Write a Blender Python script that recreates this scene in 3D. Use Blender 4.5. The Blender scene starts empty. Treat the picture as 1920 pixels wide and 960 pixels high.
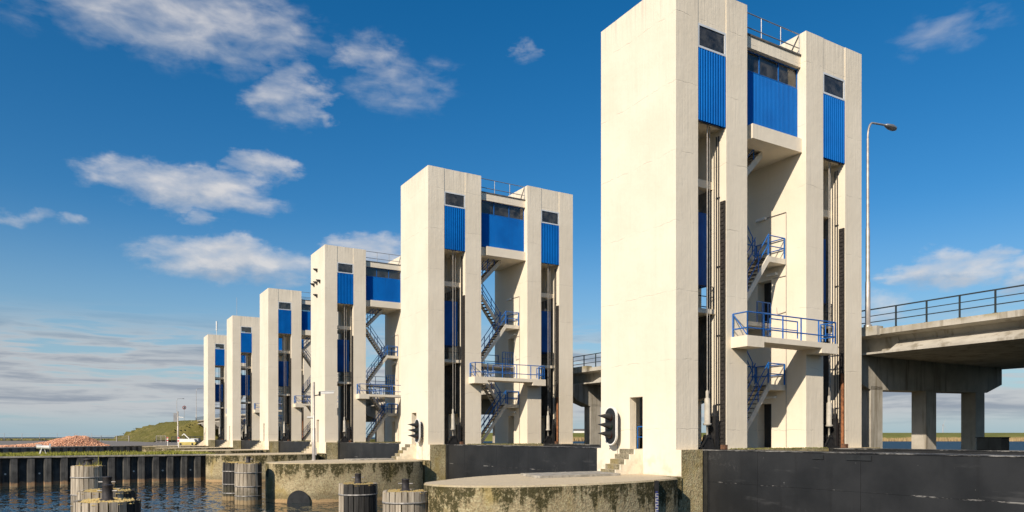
import bpy, math, random
from mathutils import Vector, Matrix, noise
random.seed(7)
R = math.radians
SC = bpy.context.scene
COL = SC.collection

# ------------------------------------------------------------------ camera
# world axes: X runs across the sluice (towards the road bridge), Y along the row of towers, Z up.
# z = 0 is the top of the concrete pier platforms, water lies at -2.45
CAM = Vector((-21.2415, -22.5320, 1.6))
cd = bpy.data.cameras.new('camera')
cd.sensor_width = 36.0
cd.lens = 1380.0 / 1920.0 * 36.0
cd.shift_y = 339.5 / 1920.0
cd.clip_start = 0.1
cd.clip_end = 30000.0
cam = bpy.data.objects.new('camera', cd)
cam.location = CAM
cam.rotation_euler = (R(90), 0, R(-30.7496))
COL.objects.link(cam)
SC.camera = cam

# ------------------------------------------------------------------ world: sky + clouds
SUN_DIR = Vector((-1.0, -0.505, 0.683)).normalized()      # towards the sun
SUN_EL = math.asin(SUN_DIR.z)
SUN_AZ = math.atan2(SUN_DIR.x, SUN_DIR.y) % (2 * math.pi)
world = bpy.data.worlds.new('World')
SC.world = world
world.use_nodes = True
WT = world.node_tree
WT.nodes.clear()


class NT:
    """tiny helper around a node tree"""
    def __init__(s, tree):
        s.t = tree

    def n(s, typ, **kw):
        nd = s.t.nodes.new('ShaderNode' + typ)
        for k, v in kw.items():
            setattr(nd, k, v)
        return nd

    def l(s, a, b):
        s.t.links.new(a, b)

    def put(s, sock, v):
        if isinstance(v, bpy.types.NodeSocket):
            s.l(v, sock)
        else:
            sock.default_value = v

    def m(s, op, a, b=0.0, c=0.0, clamp=False):
        nd = s.n('Math', operation=op)
        nd.use_clamp = clamp
        s.put(nd.inputs[0], a)
        if len(nd.inputs) > 1:
            s.put(nd.inputs[1], b)
        if len(nd.inputs) > 2:
            s.put(nd.inputs[2], c)
        return nd.outputs[0]

    def mix(s, f, a, b, blend='MIX'):
        nd = s.n('Mix', data_type='RGBA', blend_type=blend)
        s.put(nd.inputs['Factor'], f)
        for key, v in (('A', a), ('B', b)):
            sock = [i for i in nd.inputs if i.name == key and i.type == 'RGBA'][0]
            if isinstance(v, (tuple, list)):
                v = tuple(v) + (1.0,) * (4 - len(v))
            s.put(sock, v)
        return [o for o in nd.outputs if o.type == 'RGBA'][0]

    def xyz(s, v):
        nd = s.n('SeparateXYZ')
        s.l(v, nd.inputs[0])
        return nd.outputs

    def comb(s, x, y, z):
        nd = s.n('CombineXYZ')
        for i, v in enumerate((x, y, z)):
            s.put(nd.inputs[i], v)
        return nd.outputs[0]

    def noise(s, vec, scale, detail=4.0, rough=0.55, dist=0.0):
        nd = s.n('TexNoise')
        if vec is not None:
            s.l(vec, nd.inputs['Vector'])
        nd.inputs['Scale'].default_value = scale
        nd.inputs['Detail'].default_value = detail
        nd.inputs['Roughness'].default_value = rough
        nd.inputs['Distortion'].default_value = dist
        return nd.outputs['Fac']

    def step(s, v, lo, hi, a=0.0, b=1.0):
        nd = s.n('MapRange', interpolation_type='SMOOTHSTEP')
        s.put(nd.inputs[0], v)
        for i, q in enumerate((lo, hi, a, b)):
            nd.inputs[i + 1].default_value = q
        return nd.outputs[0]


def build_world():
    w = NT(WT)
    out = w.n('OutputWorld')
    bg = w.n('Background')
    w.l(bg.outputs[0], out.inputs[0])
    sky = w.n('TexSky')
    sky.sky_type = 'NISHITA'
    sky.sun_disc = False
    sky.sun_elevation = SUN_EL
    sky.sun_rotation = SUN_AZ
    sky.altitude = 0
    sky.air_density = 1.0
    sky.dust_density = 0.6
    sky.ozone_density = 3.0
    hs = w.n('HueSaturation')
    hs.inputs['Hue'].default_value = 0.499
    hs.inputs['Saturation'].default_value = 1.40
    hs.inputs['Value'].default_value = 1.0
    w.l(sky.outputs[0], hs.inputs['Color'])
    tc = w.n('TexCoord')
    d = w.xyz(tc.outputs['Generated'])
    az = w.m('MULTIPLY', w.m('ARCTAN2', d[0], d[1]), 57.29578)
    el = w.m('MULTIPLY', w.m('ARCSINE', d[2]), 57.29578)
    base = w.comb(az, w.m('MULTIPLY', el, 2.2), 0.0)
    warp = w.noise(base, 0.24, 5, 0.6)
    warp2 = w.noise(w.comb(az, w.m('MULTIPLY', el, 1.5), 11.3), 0.26, 5, 0.6)
    fine = w.noise(base, 0.34, 5, 0.52, 0.3)
    az2 = w.m('ADD', az, w.m('MULTIPLY', w.m('SUBTRACT', warp, 0.5), 8.0))
    el2 = w.m('ADD', el, w.m('MULTIPLY', w.m('SUBTRACT', warp2, 0.5), 3.0))
    # broken fair-weather clouds: azimuth, elevation, half width, half height (degrees), strength
    clouds = [(5.6, 27.6, 11.5, 3.0, .66), (-4.0, 28.8, 7, 2.2, .5), (13.8, 24.1, 3.4, 2.1, .62), (19.7, 26.9, 3.2, 1.6, .5),
              (21.9, 25.3, 5.0, 2.0, .44), (15.9, 23.0, 1.7, .7, .55), (6.9, 17.3, 6.6, 1.6, .95), (11.9, 19.2, 2.9, 1.05, .72),
              (9.9, 12.7, 7.0, 1.55, 1.0), (20.1, 14.0, 3.2, 1.4, .9), (7.6, 15.3, 2.2, .6, .5), (-2.8, 14.1, 2.6, .6, .45),
              (0.5, 14.0, 1.4, .5, .45), (31.8, 27.6, 1.4, .8, .4), (61.4, 11.2, 3.8, 1.35, .95), (66.0, 10.3, 2.4, 1.0, .8),
              (57.3, 8.8, 3.0, 1.3, .62), (61.5, 25.5, 4.0, 1.3, .34),
              (-34, 20, 10, 2.6, .8), (-80, 17, 10, 2.4, .8), (105, 18, 10, 2.2, .8), (160, 20, 10, 3, .8)]
    mx = None
    under = None
    for (a, e, ha, he, s_) in clouds:
        x = w.m('DIVIDE', w.m('SUBTRACT', az2, a), ha * 1.15)
        y = w.m('DIVIDE', w.m('SUBTRACT', el2, e), he * 1.25)
        r2 = w.m('ADD', w.m('MULTIPLY', x, x), w.m('MULTIPLY', y, y))
        v = w.m('MULTIPLY', w.m('SUBTRACT', 1.0, r2, clamp=True), s_)
        mx = v if mx is None else w.m('MAXIMUM', mx, v)
        uy = w.m('MULTIPLY', w.m('MULTIPLY', w.m('ADD', y, 0.35), v), 1.0)
        under = uy if under is None else w.m('ADD', under, uy)
    wisp = w.noise(w.comb(w.m('MULTIPLY', az, 0.8), w.m('MULTIPLY', el, 2.4), 5.1), 0.6, 4, 0.5, 0.5)
    dd = w.m('ADD', w.m('MULTIPLY', mx, 1.35), w.m('ADD', w.m('MULTIPLY', w.m('SUBTRACT', fine, 0.5), 1.5), w.m('MULTIPLY', w.m('SUBTRACT', wisp, 0.5), 0.85)))
    dens = w.m('MULTIPLY', w.m('SUBTRACT', dd, 0.14), 0.70, clamp=True)
    dens = w.m('MULTIPLY', dens, w.step(mx, 0.0, 0.5))
    dens = w.m('MINIMUM', dens, 0.86)
    # low banks of layered cloud above the horizon, all round
    lay = w.noise(w.comb(w.m('MULTIPLY', az, 0.13), w.m('MULTIPLY', el, 1.25), 6.2), 1.0, 6, 0.56, 0.3)
    band = w.m('MULTIPLY', w.step(el, 0.3, 2.2), w.step(el, 5.2, 9.5, 1.0, 0.0))
    layd = w.m('MULTIPLY', w.step(w.m('ADD', lay, w.m('MULTIPLY', w.step(el, 1.0, 4.6, 0.13, 0.0), 1.0)), 0.385, 0.52), band)
    layd = w.m('MULTIPLY', layd, 0.9)
    lit = w.step(under, -0.18, 0.3)
    lit = w.m('ADD', w.m('MULTIPLY', lit, 0.7), w.m('MULTIPLY', w.step(fine, 0.42, 0.62), 0.3))
    ccol = w.mix(lit, (0.35, 0.40, 0.475), (0.66, 0.64, 0.63))
    lcol = w.mix(w.step(lay, 0.46, 0.66), (0.47, 0.485, 0.505), (0.255, 0.285, 0.345))
    st = w.n('VectorMath', operation='SCALE')
    w.l(hs.outputs[0], st.inputs[0])
    st.inputs['Scale'].default_value = SKY
    c = w.mix(w.step(el, -2.0, 17.0, 0.86, 0.0), st.outputs[0], (0.30, 0.43, 0.52))
    c = w.mix(layd, c, lcol)
    c = w.mix(dens, c, ccol)
    w.l(c, bg.inputs['Color'])
    bg.inputs['Strength'].default_value = 1.0


SKY = 0.098
build_world()
sl = bpy.data.lights.new('sun', 'SUN')
sl.energy = 4.8
sl.angle = R(0.5)
sl.color = (1.0, 0.885, 0.75)
sun = bpy.data.objects.new('sun', sl)
sun.rotation_euler = (-SUN_DIR).to_track_quat('-Z', 'Y').to_euler()
sun.location = (-40, -40, 60)
COL.objects.link(sun)
vs = SC.view_settings
vs.view_transform = 'Standard'
vs.look = 'None'
vs.exposure = 0.18
vs.gamma = 1.0
vs.use_curve_mapping = False
SC.cycles.max_bounces = 6
SC.cycles.diffuse_bounces = 4
SC.cycles.glossy_bounces = 3
SC.cycles.transparent_max_bounces = 6
SC.cycles.caustics_reflective = False
SC.cycles.caustics_refractive = False
world.cycles.sampling_method = 'MANUAL'
world.cycles.sample_map_resolution = 512

# ------------------------------------------------------------------ materials
MATS = {}


def new_mat(name):
    m = bpy.data.materials.new(name)
    m.use_nodes = True
    t = NT(m.node_tree)
    b = m.node_tree.nodes['Principled BSDF']
    MATS[name] = m
    return m, t, b


def pos(t):
    return t.n('NewGeometry').outputs['Position']


def bump(t, b, h, strength=0.3, dist=0.02):
    nd = t.n('Bump')
    nd.inputs['Strength'].default_value = strength
    nd.inputs['Distance'].default_value = dist
    t.l(h, nd.inputs['Height'])
    t.l(nd.outputs[0], b.inputs['Normal'])


def simple(name, c, rough=0.6, metal=0.0, var=0.15, scale=3.0, bmp=0.0, spec=None, rnd=0.0):
    m, t, b = new_mat(name)
    p = pos(t)
    nz = t.noise(p, scale, 5)
    dark = tuple(x * (1 - var) for x in c)
    lite = tuple(min(1, x * (1 + var)) for x in c)
    col = t.mix(t.step(nz, 0.3, 0.7), dark, lite)
    if rnd:
        oi = t.n('ObjectInfo').outputs['Random']
        k = t.m('ADD', t.m('MULTIPLY', oi, 2 * rnd), 1 - rnd)
        sc_ = t.n('VectorMath', operation='SCALE')
        t.l(col, sc_.inputs[0])
        t.l(k, sc_.inputs['Scale'])
        col = sc_.outputs[0]
    t.l(col, b.inputs['Base Color'])
    b.inputs['Roughness'].default_value = rough
    b.inputs['Metallic'].default_value = metal
    if spec is not None:
        b.inputs['Specular IOR Level'].default_value = spec
    if bmp:
        bump(t, b, t.noise(p, scale * 9, 4), bmp, 0.02)
    return m


def mk_white():
    m, t, b = new_mat('white_concrete')
    p = pos(t)
    x = t.xyz(p)
    big = t.noise(p, 0.35, 5)
    streak = t.noise(t.comb(t.m('MULTIPLY', x[0], 2.6), t.m('MULTIPLY', x[1], 2.6), t.m('MULTIPLY', x[2], 0.16)), 1.0, 5, 0.6)
    col = t.mix(t.step(big, 0.3, 0.7), (0.765, 0.675, 0.52), (0.83, 0.74, 0.58))
    col = t.mix(t.step(streak, 0.52, 0.75, 0.0, 0.15), col, (0.60, 0.52, 0.39))
    # pour joints and hairline cracks
    wob = t.m('MULTIPLY', t.m('SUBTRACT', t.noise(p, 0.9, 5, 0.65), 0.5), 0.35)
    zz = t.m('ADD', t.m('ADD', x[2], wob), 2.38)
    fr = t.m('ABSOLUTE', t.m('SUBTRACT', t.m('FRACT', t.m('DIVIDE', zz, 2.87)), 0.5))
    line = t.m('MULTIPLY', t.step(fr, 0.0, 0.010, 1.0, 0.0), t.step(t.noise(p, 1.3, 3), 0.40, 0.6))
    col = t.mix(t.m('MULTIPLY', line, 0.36), col, (0.40, 0.35, 0.27))
    # small scabs and bloom
    spots = t.step(t.noise(p, 5.5, 5, 0.7), 0.70, 0.80)
    col = t.mix(t.m('MULTIPLY', spots, 0.35), col, (0.50, 0.46, 0.38))
    # damp run-off marks under the roof edge with ragged lower ends
    rn = t.noise(t.comb(t.m('MULTIPLY', x[0], 5.0), t.m('MULTIPLY', x[1], 5.0), t.m('MULTIPLY', x[2], 0.25)), 1.0, 3, 0.6)
    top = t.m('MULTIPLY', t.step(x[2], 18.8, 20.6), t.step(rn, 0.45, 0.7))
    col = t.mix(t.m('MULTIPLY', top, 0.5), col, (0.46, 0.41, 0.33))
    low = t.m('MULTIPLY', t.step(t.m('ADD', x[2], t.m('MULTIPLY', t.noise(p, 1.6, 4), 1.4)), 0.9, 2.1, 1.0, 0.0), t.step(t.noise(p, 2.3, 4), 0.45, 0.66))
    col = t.mix(t.m('MULTIPLY', low, 0.5), col, (0.46, 0.42, 0.31))
    t.l(col, b.inputs['Base Color'])
    b.inputs['Roughness'].default_value = 0.75
    b.inputs['Specular IOR Level'].default_value = 0.25
    board = t.noise(t.comb(t.m('MULTIPLY', x[0], 9.0), t.m('MULTIPLY', x[1], 9.0), t.m('MULTIPLY', x[2], 0.4)), 1.0, 3)
    h = t.m('ADD', t.m('MULTIPLY', t.noise(p, 2.2, 7, 0.65), 0.8), t.m('MULTIPLY', board, 0.45))
    h = t.m('SUBTRACT', h, t.m('MULTIPLY', line, 0.3))
    bump(t, b, h, 0.45, 0.05)


def mk_raw(name, base, dark, mossy=1.0, tide=False, ztop=0.0):
    m, t, b = new_mat(name)
    p = pos(t)
    x = t.xyz(p)
    vor = t.n('TexVoronoi')
    t.l(p, vor.inputs['Vector'])
    vor.inputs['Scale'].default_value = 16.0
    peb = t.n('SeparateColor')
    t.l(vor.outputs['Color'], peb.inputs[0])
    col = t.mix(t.step(t.noise(p, 0.8, 6, 0.6), 0.32, 0.68), dark, base)
    col = t.mix(t.m('MULTIPLY', t.step(peb.outputs[0], 0.55, 0.95), 0.45), col, tuple(min(.58, c * 1.45) for c in base))
    col = t.mix(t.m('MULTIPLY', t.step(peb.outputs[1], 0.6, 0.9), 0.5), col, tuple(c * 0.4 for c in dark))
    # ochre lichen
    lich = t.step(t.noise(t.comb(x[0], x[1], t.m('MULTIPLY', x[2], 0.5)), 0.9, 5, 0.6), 0.51, 0.66)
    col = t.mix(t.m('MULTIPLY', lich, 0.55), col, (0.36, 0.27, 0.085))
    if mossy:
        st = t.noise(t.comb(t.m('MULTIPLY', x[0], 1.25), t.m('MULTIPLY', x[1], 1.25), t.m('MULTIPLY', x[2], 0.13)), 1.0, 5, 0.66)
        patch = t.noise(p, 5.5, 9, 0.85)
        dep = t.step(t.m('SUBTRACT', ztop, x[2]), 0.0, 1.9, 0.10, -0.17)
        k = t.step(t.m('ADD', t.m('ADD', t.m('MULTIPLY', st, 0.80), t.m('ADD', t.m('MULTIPLY', patch, 0.34), t.m('MULTIPLY', t.m('SUBTRACT', t.noise(p, 0.22, 2), 0.5), 0.35))), dep), 0.565, 0.635)
        k = t.m('MULTIPLY', k, t.step(patch, 0.40, 0.50))
        nrm = t.xyz(t.n('NewGeometry').outputs['Normal'])
        k = t.m('MULTIPLY', k, t.step(t.m('ABSOLUTE', nrm[2]), 0.3, 0.8, 1.0, 0.1))
        col = t.mix(t.m('MULTIPLY', k, 0.93 * mossy), col, (0.042, 0.038, 0.013))
        g = t.step(t.noise(p, 1.7, 6, 0.8), 0.60, 0.70)
        col = t.mix(t.m('MULTIPLY', g, 0.35 * mossy), col, (0.115, 0.115, 0.025))
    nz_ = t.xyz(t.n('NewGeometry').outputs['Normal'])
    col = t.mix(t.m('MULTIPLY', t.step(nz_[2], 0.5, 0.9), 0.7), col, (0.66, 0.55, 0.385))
    if tide:
        wob = t.m('ADD', x[2], t.m('MULTIPLY', t.noise(p, 2.5, 4), 0.35))
        damp = t.step(wob, -1.9, -1.55, 1.0, 0.0)
        col = t.mix(t.m('MULTIPLY', damp, 0.45), col, (0.10, 0.085, 0.05))
        pale = t.step(wob, -2.12, -2.02, 1.0, 0.0)
        col = t.mix(t.m('MULTIPLY', pale, 0.8), col, (0.47, 0.31, 0.155))
    t.l(col, b.inputs['Base Color'])
    b.inputs['Roughness'].default_value = 0.9
    b.inputs['Specular IOR Level'].default_value = 0.2
    h = t.m('ADD', t.noise(p, 3.0, 8, 0.7), t.m('MULTIPLY', vor.outputs['Distance'], 0.5))
    bump(t, b, h, 0.7, 0.04)


def mk_bridge():
    m, t, b = new_mat('bridge_concrete')
    p = pos(t)
    x = t.xyz(p)
    col = t.mix(t.step(t.noise(p, 0.7, 6, 0.6), 0.3, 0.7), (0.36, 0.33, 0.27), (0.50, 0.465, 0.39))
    st = t.noise(t.comb(t.m('MULTIPLY', x[0], 1.6), t.m('MULTIPLY', x[1], 1.6), t.m('MULTIPLY', x[2], 0.14)), 1.0, 5, 0.65)
    col = t.mix(t.step(st, 0.5, 0.66, 0.0, 0.65), col, (0.18, 0.15, 0.10))
    col = t.mix(t.step(st, 0.36, 0.26, 0.0, 0.4), col, (0.52, 0.49, 0.42))
    yl = t.m('MULTIPLY', t.step(x[2], 6.85, 7.2), t.step(t.noise(p, 1.1, 6, 0.7), 0.42, 0.62))
    col = t.mix(t.m('MULTIPLY', yl, 0.75), col, (0.24, 0.19, 0.07))
    t.l(col, b.inputs['Base Color'])
    b.inputs['Roughness'].default_value = 0.9
    b.inputs['Specular IOR Level'].default_value = 0.2
    bump(t, b, t.noise(p, 4.0, 7, 0.65), 0.4, 0.03)


def mk_gate():
    m, t, b = new_mat('black_gate_paint')
    p = pos(t)
    x = t.xyz(p)
    col = t.mix(t.step(t.noise(p, 0.6, 5), 0.3, 0.7), (0.015, 0.016, 0.017), (0.027, 0.028, 0.029))
    sm = t.noise(t.comb(t.m('MULTIPLY', x[1], 0.45), t.m('MULTIPLY', x[2], 2.2), x[0]), 1.0, 5, 0.6)
    col = t.mix(t.step(sm, 0.60, 0.75, 0.0, 0.35), col, (0.10, 0.10, 0.098))
    sc_ = t.noise(t.comb(t.m('MULTIPLY', x[1], 5.0), t.m('MULTIPLY', x[2], 1.6), x[0]), 2.0, 3, 0.8)
    col = t.mix(t.step(sc_, 0.735, 0.755, 0.0, 0.55), col, (0.42, 0.41, 0.39))
    br_ = t.noise(t.comb(t.m('MULTIPLY', x[1], 0.7), x[0], t.m('MULTIPLY', x[2], 3.0)), 1.0, 5, 0.8)
    seam = t.m('MULTIPLY', t.step(t.m('ABSOLUTE', t.m('ADD', x[2], 0.235)), 0.010, 0.028, 1.0, 0.0), t.step(br_, 0.54, 0.62))
    edge = t.m('MULTIPLY', t.step(x[2], 1.035, 1.05), t.step(br_, 0.47, 0.60))
    col = t.mix(t.m('MULTIPLY', t.m('MAXIMUM', seam, edge), 0.55), col, (0.48, 0.46, 0.42))
    blot = t.m('MULTIPLY', t.step(t.noise(t.comb(t.m('MULTIPLY', x[1], 0.22), x[0], t.m('MULTIPLY', x[2], 0.9)), 1.0, 2), 0.60, 0.70), t.step(t.noise(p, 7.0, 6, 0.75), 0.50, 0.66))
    col = t.mix(t.m('MULTIPLY', blot, 0.22), col, (0.30, 0.29, 0.27))
    run = t.noise(t.comb(t.m('MULTIPLY', x[1], 3.0), x[0], t.m('MULTIPLY', x[2], 0.2)), 1.0, 4)
    col = t.mix(t.step(run, 0.55, 0.72, 0.0, 0.35), col, (0.012, 0.012, 0.012))
    t.l(col, b.inputs['Base Color'])
    b.inputs['Roughness'].default_value = 0.52
    b.inputs['Specular IOR Level'].default_value = 0.3
    bump(t, b, t.noise(p, 0.8, 4), 0.25, 0.04)


def mk_glass():
    m, t, b = new_mat('window_glass')
    p = pos(t)
    out = m.node_tree.nodes['Material Output']
    gl = t.n('BsdfGlossy')
    gl.inputs['Roughness'].default_value = 0.03
    gl.inputs['Color'].default_value = (0.9, 0.9, 0.9, 1)
    tr = t.n('BsdfTransparent')
    tr.inputs['Color'].default_value = (0.72, 0.74, 0.73, 1)
    fr = t.n('Fresnel')
    fr.inputs['IOR'].default_value = 1.5
    df = t.n('BsdfDiffuse')
    df.inputs['Color'].default_value = (0.34, 0.32, 0.27, 1)
    a = t.n('MixShader')
    t.l(t.m('MULTIPLY', t.step(t.noise(p, 2.5, 6, 0.7), 0.25, 0.8), 0.30), a.inputs[0])
    t.l(tr.outputs[0], a.inputs[1])
    t.l(df.outputs[0], a.inputs[2])
    c = t.n('MixShader')
    t.l(t.m('ADD', t.m('MULTIPLY', fr.outputs[0], 1.2), 0.02, clamp=True), c.inputs[0])
    t.l(a.outputs[0], c.inputs[1])
    t.l(gl.outputs[0], c.inputs[2])
    t.l(c.outputs[0], out.inputs[0])


def mk_water():
    m, t, b = new_mat('water')
    p = pos(t)
    x = t.xyz(p)
    nr = None
    for vec, sc_, k in ((t.comb(x[0], t.m('MULTIPLY', x[1], 0.55), 0.0), 2.4, 0.80), (t.comb(x[0], t.m('MULTIPLY', x[1], 0.7), 4.0), 7.5, 0.60), (t.comb(x[0], x[1], 9.0), 0.16, 0.16)):
        nd = t.n('TexNoise')
        t.l(vec, nd.inputs['Vector'])
        nd.inputs['Scale'].default_value = sc_
        nd.inputs['Detail'].default_value = 2.0
        vm = t.n('VectorMath', operation='SUBTRACT')
        t.l(nd.outputs['Color'], vm.inputs[0])
        vm.inputs[1].default_value = (0.5, 0.5, 0.5)
        vk = t.n('VectorMath', operation='SCALE')
        t.l(vm.outputs[0], vk.inputs[0])
        vk.inputs['Scale'].default_value = k
        if nr is None:
            nr = vk.outputs[0]
        else:
            ad = t.n('VectorMath', operation='ADD')
            t.l(nr, ad.inputs[0])
            t.l(vk.outputs[0], ad.inputs[1])
            nr = ad.outputs[0]
    q = t.xyz(nr)
    nn = t.n('VectorMath', operation='NORMALIZE')
    t.l(t.comb(q[0], q[1], 1.0), nn.inputs[0])
    t.l(nn.outputs[0], b.inputs['Normal'])
    b.inputs['Base Color'].default_value = (0.010, 0.020, 0.022, 1)
    far_ = t.m('MAXIMUM', t.step(x[0], 28, 70), t.step(x[1], 180, 260))
    t.l(t.m('ADD', t.m('MULTIPLY', far_, 0.38), 0.05), b.inputs['Roughness'])
    b.inputs['IOR'].default_value = 1.333


def mk_timber(name, c1, c2):
    m, t, b = new_mat(name)
    p = pos(t)
    x = t.xyz(p)
    g = t.noise(t.comb(t.m('MULTIPLY', x[0], 14.0), t.m('MULTIPLY', x[1], 14.0), t.m('MULTIPLY', x[2], 0.9)), 1.0, 6, 0.65)
    col = t.mix(t.step(g, 0.3, 0.7), c1, c2)
    oi = t.n('ObjectInfo').outputs['Random']
    sc_ = t.n('VectorMath', operation='SCALE')
    t.l(col, sc_.inputs[0])
    t.l(t.m('ADD', t.m('MULTIPLY', oi, 0.55), 0.70), sc_.inputs['Scale'])
    col = sc_.outputs[0]
    gr = t.step(t.m('ADD', x[2], t.m('MULTIPLY', t.noise(p, 3.0, 5), 1.2)), -1.25, -0.85, 1.0, 0.0)
    col = t.mix(t.m('MULTIPLY', gr, 0.55), col, (0.085, 0.075, 0.04))
    tide = t.step(t.m('ADD', x[2], t.m('MULTIPLY', t.noise(p, 4.0, 3), 0.25)), -2.12, -2.02, 1.0, 0.0)
    col = t.mix(t.m('MULTIPLY', tide, 0.7), col, (0.36, 0.25, 0.12))
    t.l(col, b.inputs['Base Color'])
    b.inputs['Roughness'].default_value = 0.85
    bump(t, b, g, 0.6, 0.03)


def mk_pile():
    m, t, b = new_mat('sheet_pile_steel')
    p = pos(t)
    x = t.xyz(p)
    col = t.mix(t.step(t.noise(p, 1.3, 6, 0.65), 0.3, 0.7), (0.022, 0.022, 0.021), (0.085, 0.083, 0.076))
    st = t.noise(t.comb(t.m('MULTIPLY', x[0], 6.0), x[1], t.m('MULTIPLY', x[2], 0.3)), 1.0, 4, 0.6)
    col = t.mix(t.step(st, 0.52, 0.68, 0.0, 0.7), col, (0.13, 0.122, 0.105))
    ru = t.step(t.noise(t.comb(t.m('MULTIPLY', x[0], 1.1), x[1], t.m('MULTIPLY', x[2], 0.5)), 0.9, 4), 0.66, 0.74)
    col = t.mix(t.m('MULTIPLY', ru, 0.6), col, (0.11, 0.052, 0.032))
    z = t.m('ADD', x[2], t.m('MULTIPLY', t.noise(p, 3.0, 4), 0.5))
    tide = t.step(z, -1.98, -1.8, 1.0, 0.0)
    col = t.mix(t.m('MULTIPLY', tide, 0.85), col, (0.36, 0.22, 0.11))
    wet = t.step(z, -2.25, -2.05, 1.0, 0.0)
    col = t.mix(t.m('MULTIPLY', wet, 0.9), col, (0.30, 0.24, 0.14))
    t.l(col, b.inputs['Base Color'])
    b.inputs['Roughness'].default_value = 0.7
    bump(t, b, t.noise(p, 5, 5, 0.7), 0.4, 0.03)


def mk_ground(name, stops, scale, bmp=0.5, scale2=0.05):
    m, t, b = new_mat(name)
    p = pos(t)
    a = t.noise(p, scale, 8, 0.68)
    big = t.noise(p, scale2, 4)
    col = t.mix(t.step(a, 0.32, 0.68), stops[0], stops[1])
    col = t.mix(t.step(big, 0.42, 0.66), col, stops[2])
    if len(stops) > 3:
        col = t.mix(t.step(t.noise(p, scale * 3.1, 5, 0.7), 0.6, 0.7), col, stops[3])
    t.l(col, b.inputs['Base Color'])
    b.inputs['Roughness'].default_value = 0.95
    b.inputs['Specular IOR Level'].default_value = 0.1
    bump(t, b, a, bmp, 0.2)


mk_white()
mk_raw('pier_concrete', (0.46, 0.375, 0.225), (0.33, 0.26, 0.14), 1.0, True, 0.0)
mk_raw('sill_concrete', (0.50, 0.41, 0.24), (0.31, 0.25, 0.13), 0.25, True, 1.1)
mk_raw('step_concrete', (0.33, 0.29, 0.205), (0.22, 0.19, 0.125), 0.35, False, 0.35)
mk_bridge()
mk_gate()
mk_glass()
mk_water()
mk_timber('weathered_timber', (0.24, 0.195, 0.14), (0.47, 0.41, 0.31))
mk_timber('tarred_timber', (0.013, 0.012, 0.011), (0.045, 0.042, 0.036))
mk_timber('moss_timber', (0.36, 0.235, 0.055), (0.47, 0.38, 0.18))
mk_pile()
mk_ground('asphalt', ((0.19, 0.175, 0.155), (0.26, 0.24, 0.21), (0.225, 0.20, 0.165)), 0.8, 0.3)
mk_ground('grass_ground', ((0.085, 0.085, 0.022), (0.17, 0.155, 0.055), (0.125, 0.14, 0.035), (0.25, 0.21, 0.10)), 0.55, 0.8)
mk_ground('dam_grass', ((0.17, 0.17, 0.04), (0.31, 0.275, 0.085), (0.23, 0.22, 0.05), (0.40, 0.32, 0.16)), 1.2, 0.8)
mk_ground('meadow_blade', ((0.13, 0.12, 0.03), (0.24, 0.205, 0.075), (0.18, 0.165, 0.045), (0.33, 0.27, 0.12)), 0.3, 0.0, 0.1)
mk_ground('hill_grass', ((0.085, 0.085, 0.02), (0.21, 0.175, 0.06), (0.13, 0.12, 0.03), (0.34, 0.27, 0.13)), 0.35, 1.0, 0.06)
mk_ground('reed', ((0.30, 0.205, 0.09), (0.44, 0.33, 0.175), (0.37, 0.265, 0.125)), 0.30, 0.8)
mk_ground('dike_grass', ((0.13, 0.14, 0.035), (0.20, 0.19, 0.06), (0.17, 0.17, 0.045)), 0.04, 0.4, 0.01)
mk_ground('brick_rubble', ((0.58, 0.27, 0.145), (0.76, 0.47, 0.31), (0.68, 0.37, 0.225), (0.8, 0.68, 0.55)), 2.2, 0.3, 0.9)
mk_ground('grass_blade', ((0.17, 0.19, 0.035), (0.34, 0.31, 0.08), (0.24, 0.245, 0.045), (0.46, 0.36, 0.17)), 0.9, 0.0, 0.25)


def mk_blue():
    m, t, b = new_mat('blue_panel')
    p = pos(t)
    x = t.xyz(p)
    col = t.mix(t.step(t.noise(p, 0.5, 4), 0.3, 0.7), (0.001, 0.115, 0.42), (0.002, 0.15, 0.51))
    st = t.noise(t.comb(t.m('MULTIPLY', x[0], 7.0), t.m('MULTIPLY', x[1], 7.0), t.m('MULTIPLY', x[2], 0.35)), 1.0, 5, 0.65)
    col = t.mix(t.step(st, 0.54, 0.74, 0.0, 0.45), col, (0.012, 0.075, 0.25))
    col = t.mix(t.step(st, 0.40, 0.26, 0.0, 0.25), col, (0.06, 0.20, 0.50))
    t.l(col, b.inputs['Base Color'])
    b.inputs['Roughness'].default_value = 0.6
    b.inputs['Specular IOR Level'].default_value = 0.09
    bump(t, b, t.noise(p, 1.5, 3), 0.2, 0.03)


mk_blue()
simple('counterweight_blue', (0.003, 0.085, 0.34), 0.6, 0, 0.2, 0.8, 0, 0.2)
simple('blue_rail', (0.006, 0.115, 0.40), 0.4, 0, 0.15, 4)
simple('stair_paint', (0.60, 0.555, 0.46), 0.7, 0, 0.12, 2.0, 0.2)
simple('grating', (0.10, 0.095, 0.085), 0.8, 0, 0.3, 8.0)
simple('grey_steel', (0.36, 0.36, 0.35), 0.45, 0.6, 0.12, 3.0)
simple('window_frame', (0.62, 0.65, 0.66), 0.5, 0.0, 0.1, 3.0)
simple('roof_felt', (0.11, 0.105, 0.095), 0.9, 0, 0.3, 2.0)
simple('dark_steel', (0.022, 0.021, 0.02), 0.6, 0.2, 0.35, 6.0)
simple('rack_steel', (0.030, 0.025, 0.021), 0.8, 0.1, 0.5, 9.0, 0.5)
simple('rusty_steel', (0.27, 0.105, 0.04), 0.9, 0, 0.4, 7.0, 0.5)
simple('rope_steel', (0.40, 0.37, 0.32), 0.6, 0.4, 0.2, 6.0)
simple('white_paint', (0.74, 0.73, 0.68), 0.5, 0, 0.08, 4.0)
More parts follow.
